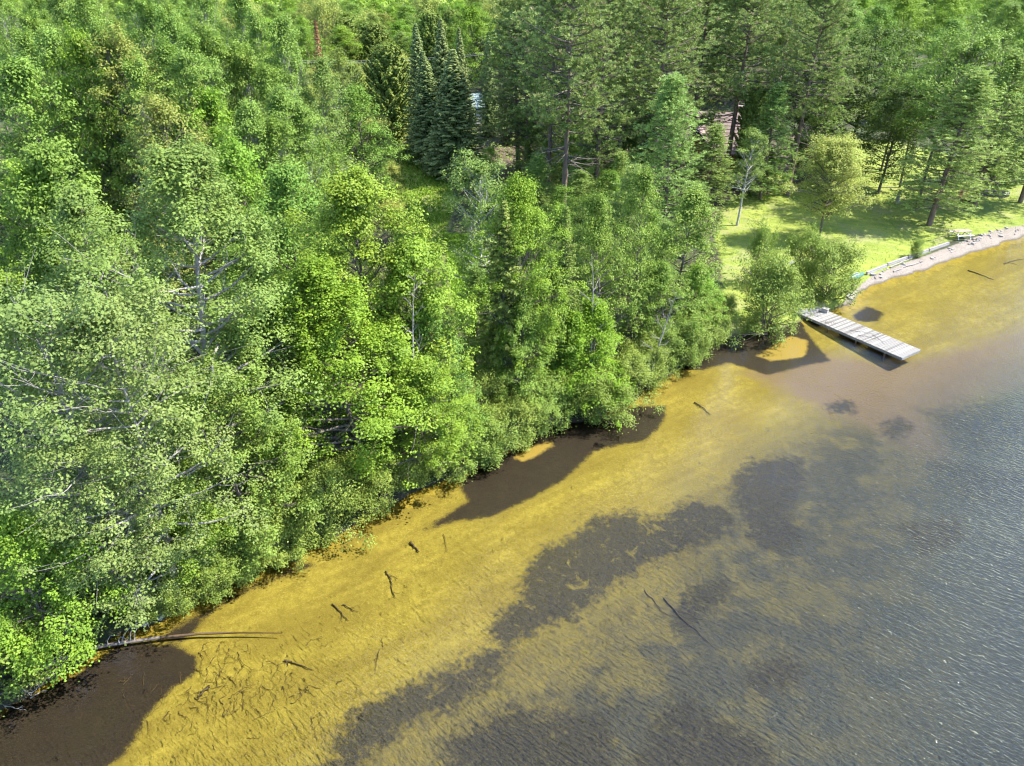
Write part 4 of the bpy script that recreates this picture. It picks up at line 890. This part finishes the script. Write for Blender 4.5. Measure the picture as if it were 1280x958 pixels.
# timber edging above the beach
edg = plain('white_painted_timber', (.38, .36, .33), (.25, .23, .21), 3, .85, .4, (.4, 2, 1))
for k, (a, b) in enumerate([((1083, 344), (1108, 334)), ((1109, 333), (1134, 324)), ((1135, 323.6), (1160, 314.5)), ((1161, 314), (1186, 305.5))]):
    p, q = at(*a, .45), at(*b, .45); za = min(gz(*p), gz(*q)); w_ = thing('timber_edging', ['landing timber nearest the teal kayak in the white lawn edging', 'second white edging timber from the kayak', 'third white edging timber from the kayak', 'white edging timber nearest the picnic table'][k], 'timber', (*p, za), math.atan2(*(q-p)[::-1]))
    L = np.linalg.norm(q-p)
    for m in range(2): MB().box((L/2-.0, .02*m, .08+.15*m), (L-.03, .17, .145)).build('beam', edg, w_, bevel=.012)
for k in range(2):
    p, q = at(1112+k*5, 337+k*3, .3), at(1140+k*9, 325+k*4, .3); stick('driftwood', [(*p, gz(*p)+.06), (*((p+q)/2), gz(*((p+q)/2))+.09), (*q, gz(*q)+.06)], .07, M['deadwood'], ['pale driftwood pole on the beach below the white edging', 'lower driftwood pole on the beach near the waterline'][k], cat='driftwood', taper=.6, seed=k)

# ---------------------------------------------------------------- cabin, shed, teal shed
roofm = plain('pinkish_brown_shingles', (.34, .255, .235), (.24, .17, .155), 9, .9, .5, (1, 3, 1)); woodm = plain('ochre_log_wall', (.42, .20, .07), (.28, .12, .04), 4, .7, .4, (.3, 1, 4)); trim = plain('dark_brown_trim', (.07, .05, .04)); glass = plain('dark_glass', (.03, .035, .04), rough=.1, bump=0)
def roof(parent, L, Wr, h, z0, over=.5, th=.14, axis_x=True, cx=0, cy=0, rows=12, mat=None):
    """gable roof, ridge along x (or y); each slope built of overlapping courses"""
    m = MB(); half = Wr/2+over; sl = math.hypot(half, h*half/(Wr/2)); hh = h*half/(Wr/2)
    for s in (-1, 1):
        for k in range(rows):
            f0, f1 = k/rows, (k+1.12)/rows; a = (s*half*(1-f0), z0+h-hh*(1-f0)+.02); b = (s*half*(1-min(f1, 1)), z0+h-hh*(1-min(f1, 1))+.02-.03)
            lift = .035
            P = [(-L/2-over, a[0], a[1]+lift), (L/2+over, a[0], a[1]+lift), (L/2+over, b[0], b[1]), (-L/2-over, b[0], b[1]), (-L/2-over, a[0], a[1]-th), (L/2+over, a[0], a[1]-th), (L/2+over, b[0], b[1]-th), (-L/2-over, b[0], b[1]-th)]
            if not axis_x: P = [(-q[1], q[0], q[2]) for q in P]
            m.add([(q[0]+cx, q[1]+cy, q[2]) for q in P], [(0, 1, 2, 3), (7, 6, 5, 4), (0, 4, 5, 1), (1, 5, 6, 2), (2, 6, 7, 3), (3, 7, 4, 0)])
    return m.build('roof', mat or roofm, parent)
def gable(m, hw, z0, h, x, axis_x=True, cx=0, cy=0, th=.12):
    P = [(x-th/2, -hw, z0), (x-th/2, hw, z0), (x-th/2, 0, z0+h), (x+th/2, -hw, z0), (x+th/2, hw, z0), (x+th/2, 0, z0+h)]
    if not axis_x: P = [(-q[1], q[0], q[2]) for q in P]
    return m.add([(q[0]+cx, q[1]+cy, q[2]) for q in P], [(0, 2, 1), (3, 4, 5), (0, 1, 4, 3), (1, 2, 5, 4), (2, 0, 3, 5)])
p = at(893, 212, 1.5); hz = gz(*p)
cab = thing('cabin', 'brown-roofed log cabin with an orange gable half hidden by the pines', 'cabin', (p[0], p[1]+4, hz), radians(-14))
m = MB()
for k in range(12): m.box((0, 0, .13+.245*k), (12, 8, .235))
w_ = m.build('wall', woodm, cab); tag(w_, kind='stuff')
roof(cab, 12, 8, 3.6, 3.0)
m = MB(); gable(m, 3.95, 3.0, 3.5, -5.9); gable(m, 3.95, 3.0, 3.5, 5.9); m.build('gable', woodm, cab)
wx_ = MB()
for k in range(10): wx_.box((-1.5, -5.2, .13+.245*k), (4.6, 2.6, .235))
wx_.build('porch_wall', woodm, cab); roof(cab, 5.4, 5.2, 2.7, 2.7, .5, .14, False, -1.5, -3.9, 9); m = MB(); gable(m, 2.5, 2.7, 2.6, -6.25, False, -1.5, 0); m.build('porch_gable', plain('orange_boards', (.55, .24, .06), (.4, .16, .04)), cab)
for s in (-1, 1): MB().bar((-1.5+s*3.15, -7.12, 2.02), (-1.5, -7.12, 5.52), .10, .34).build('barge_board', trim, cab)
for x in (-2.6, -.4):
    f = MB().box((x, -6.53, 1.5), (.9, .06, 1.1)).build('window', trim, cab); MB().box((x, -6.57, 1.5), (.76, .04, .96)).build('pane', glass, f)
for x in (2.4, 4.4):
    f = MB().box((x, -4.03, 1.6), (1.2, .06, 1.1)).build('window', trim, cab); MB().box((x, -4.07, 1.6), (1.04, .04, .94)).build('pane', glass, f)
MB().box((3.2, 1.2, 6.1), (.8, .8, 2.2)).build('chimney', stone2, cab)
p = at(1020, 196, 1.5); sh = thing('shed', 'low ochre shed with a brown roof between the pine and the dark-leaved trees', 'shed', (*p, gz(*p)), radians(-8))
MB().box((0, 0, 1.1), (5, 3.4, 2.2)).build('wall', plain('ochre_boards', (.48, .33, .08), (.36, .24, .06), 4, .8, .4, (4, 1, 1)), sh); roof(sh, 5, 3.4, 1.1, 2.2, .4, .1, rows=7); m = MB(); gable(m, 1.66, 2.2, 1.05, -2.44); gable(m, 1.66, 2.2, 1.05, 2.44); m.build('gable', trim, sh)
f = MB().box((-.9, -1.73, 1.25), (1.3, .05, .9)).build('window', trim, sh); MB().box((-.9, -1.765, 1.25), (1.14, .03, .74)).build('pane', glass, f); dr = MB().box((1.3, -1.73, .95), (.9, .06, 1.9)).build('door', trim, sh); MB().box((1.6, -1.79, .95), (.05, .06, .14)).build('handle', M['deadwood'], dr)
p = at(592, 150, 1.8); ts = thing('shed', 'small teal shed with a pale green-grey roof between the spruces and the pines', 'shed', (*p, gz(*p)), radians(20))
MB().box((0, 0, 1.3), (4.2, 3.4, 2.6)).build('wall', plain('teal_boards', (.05, .20, .20), (.03, .13, .135), 4, .7, .3, (4, 1, 1)), ts); roof(ts, 4.2, 3.4, 1.5, 2.6, .35, .1, rows=7, mat=plain('pale_green_roof', (.27, .34, .32), (.18, .24, .225), 6)); m = MB(); gable(m, 1.66, 2.6, 1.45, -2.04); gable(m, 1.66, 2.6, 1.45, 2.04); m.build('gable', teal, ts)
dr = MB().box((.4, -1.73, 1.0), (1.0, .06, 2.0)).build('door', wht, ts); MB().box((.75, -1.79, 1.0), (.05, .06, .14)).build('handle', trim, dr)
# ---------------------------------------------------------------- power line
def pole(px, py, lab):
    p = at(px, py, 1.5); o = thing('utility_pole', lab, 'utility pole', (*p, gz(*p))); Vt, Ft = tubes([(np.array([[0, 0, -.3], [0, 0, 4], [0, 0, 9.2]]), np.array([.16, .14, .11]))], 8); link('post', npmesh('post', Vt, Ft, M['bark'], True), o)
    MB().box((0, 0, 8.7), (.12, 2.0, .12)).build('crossarm', M['bark'], o); return np.array([p[0], p[1], gz(*p)+8.75])
P1, P2 = pole(330, 150, 'wooden utility pole behind the tall left stand'), pole(640, 135, 'wooden utility pole behind the spruce group')
wire = plain('grey_wire', (.35, .35, .36), rough=.5, bump=0)
for k, off in enumerate((-.9, .9)):
    tt = np.linspace(0, 1, 24); Q = P1+(P2-P1)*tt[:, None]; Q[:, 2] -= 4*.9*tt*(1-tt)*1; Q[:, 1] += off; c0 = Q[0].copy()
    Vt, Ft = tubes([(Q-c0, np.full(24, .022))], 4); tag(link('power_line', npmesh('power_line', Vt, Ft, wire, True), None, tuple(c0)), ['nearer grey wire crossing above the scrub in front of the broad cedar', 'farther grey wire crossing above the scrub in front of the broad cedar'][k], 'wire')

M['soaked'] = plain('soaked_twig', (.13, .095, .030), (.05, .035, .015), 7, .7, .3)
# ---------------------------------------------------------------- fallen log and drowned branches
def P3(px, py, z): return (*at(px, py, z), z)
lg = thing('fallen_log', 'long thin fallen log lying from the bank across the dark cove into the yellow shallows', 'log', P3(150, 804, .1))
c0 = np.array(P3(150, 804, .1)); pts = np.array([P3(20, 850, .55), P3(60, 832, .4), P3(105, 812, .25), P3(150, 804, .12), P3(200, 797, .04), P3(250, 792.5, .0), P3(300, 791, -.05), P3(352, 791.5, -.12)])-c0
Vt, Ft = tubes([(pts[:5], np.array([.10, .095, .085, .08, .065]))], 10); link('trunk', npmesh('trunk', Vt, Ft, plain('greyish_log_bark', (.26, .21, .17), (.12, .09, .07), 6, .9, .5), True), lg)
Vt, Ft = tubes([(pts[4:]*[1, 1, 1], np.array([.065, .055, .04, .02]))], 8); link('sunken_tip', npmesh('sunken_tip', Vt, Ft, plain('soaked_bark', (.12, .075, .035), (.06, .035, .018)), True), lg)
rr = np.random.RandomState(2)
for px, py, qx, qy, zz in [(152, 803, 186, 775, 1.0), (163, 801, 180, 779, .7), (168, 800, 186, 781, .6), (150, 806, 160, 800, .25), (135, 808, 150, 795, .4)]:
    a, b = np.array(P3(px, py, .15))-c0, np.array(P3(qx, qy, zz*.5))-c0; mid = (a+b)/2+[-.12, .05, .28]
    Q = np.array([a, a*.6+mid*.4+[-.05, 0, .08], mid, mid*.45+b*.55+[.0, 0, .03], b]); Vt, Ft = tubes([(Q, np.array([.03, .024, .018, .013, .007]))], 5); link('branch', npmesh('branch', Vt, Ft, M['bark_pale'], True), lg)
for k, (pp, r0, lab) in enumerate([
    ([(34, 828), (42, 842), (48, 858)], .03, 'pale forked dead branch sticking up left of the fallen log'),
    ([(0, 868), (22, 862), (40, 866), (52, 856)], .03, 'pale crooked dead branch at the left border over the dark water'),
    ([(0, 880), (15, 884), (33, 888)], .022, 'thin dead twig branch lowest at the left border'),
    ([(38, 873), (50, 866), (58, 862)], .022, 'short curved dead branch beside the pale crooked one'),
    ([(5, 856), (20, 848), (36, 842)], .025, 'grey dead branch nearest the leaves at the left border'),
    ([(60, 848), (70, 838), (84, 828)], .03, 'grey dead branch close below the fallen log')]):
    stick('dead_branch', [P3(x, y, .22+.12*((i+k) % 2)) for i, (x, y) in enumerate(pp)], r0, M['bark_pale'], lab, cat='branch', twigs=4, seed=k)
for k, (pp, r0, lab) in enumerate([
    ([(482, 714), (488, 724), (494, 748)], .045, 'dark drowned stick in the yellow shallows right of centre of the bright band'),
    ([(513, 678), (524, 690)], .08, 'short thick drowned stub in the shallows below the tree shadow'),
    ([(415, 755), (430, 770), (436, 776)], .035, 'dark drowned twig left of the longer stick in the bright shallows'),
    ([(428, 756), (448, 765)], .03, 'small drowned twig right beside another in the bright shallows'),
    ([(355, 826), (370, 830), (392, 838)], .05, 'drowned branch lying right of the sunken log tip'),
    ([(262, 858), (252, 868), (248, 874)], .07, 'short stout drowned chunk left of the twig tangle'),
    ([(830, 748), (850, 770), (893, 810)], .042, 'long straight sunken pole in the deeper grey-brown water'),
    ([(868, 503), (880, 511), (888, 519)], .05, 'dark stick in the pale yellow shallows left of the mauve patch'),
    ([(1210, 338), (1225, 343), (1242, 350)], .07, 'dark drowned branch off the beach at the upper right'),
    ([(1255, 330), (1266, 326), (1280, 324)], .06, 'dark drowned branch at the right border off the beach'),
    ([(806, 738), (822, 757), (830, 768)], .03, 'thin sunken stick left of the long straight pole'),
    ([(554, 668), (560, 690)], .02, 'thin drowned twig in open yellow shallows below the dark bank pool')]):
    z = [gz(*at(x, y, -.4))+.06 for x, y in pp]
    stick('sunken_stick', [P3(x, y, zz) for (x, y), zz in zip(pp, z)], r0, M['wetwood'], lab, twigs=2, seed=20+k)
for i in range(150):
    px, py = 288+85*rr.normal()*.68, 870+62*rr.normal()*.68
    if py < 806 or px < 150 or (px < 245 and py < 850): continue
    a = rr.choice([-1.2, -.9, .9, 1.5])+.5*rr.normal(); L = 8+20*rr.rand(); z0 = gz(*at(px, py, -.4))+.04
    q = [(px+cos(a)*L*f+3*rr.normal(), py+sin(a)*L*f+3*rr.normal()) for f in (0, .5, 1)]
    stick('sunken_twig', [P3(x, y, z0) for x, y in q], .008+.016*rr.rand()**2, M['soaked'], 'thin dark twig of the drowned tangle on the yellow bed beside the dark cove', 'twigs of the drowned tangle', 'twig', 4, .4, 1, 40+i)
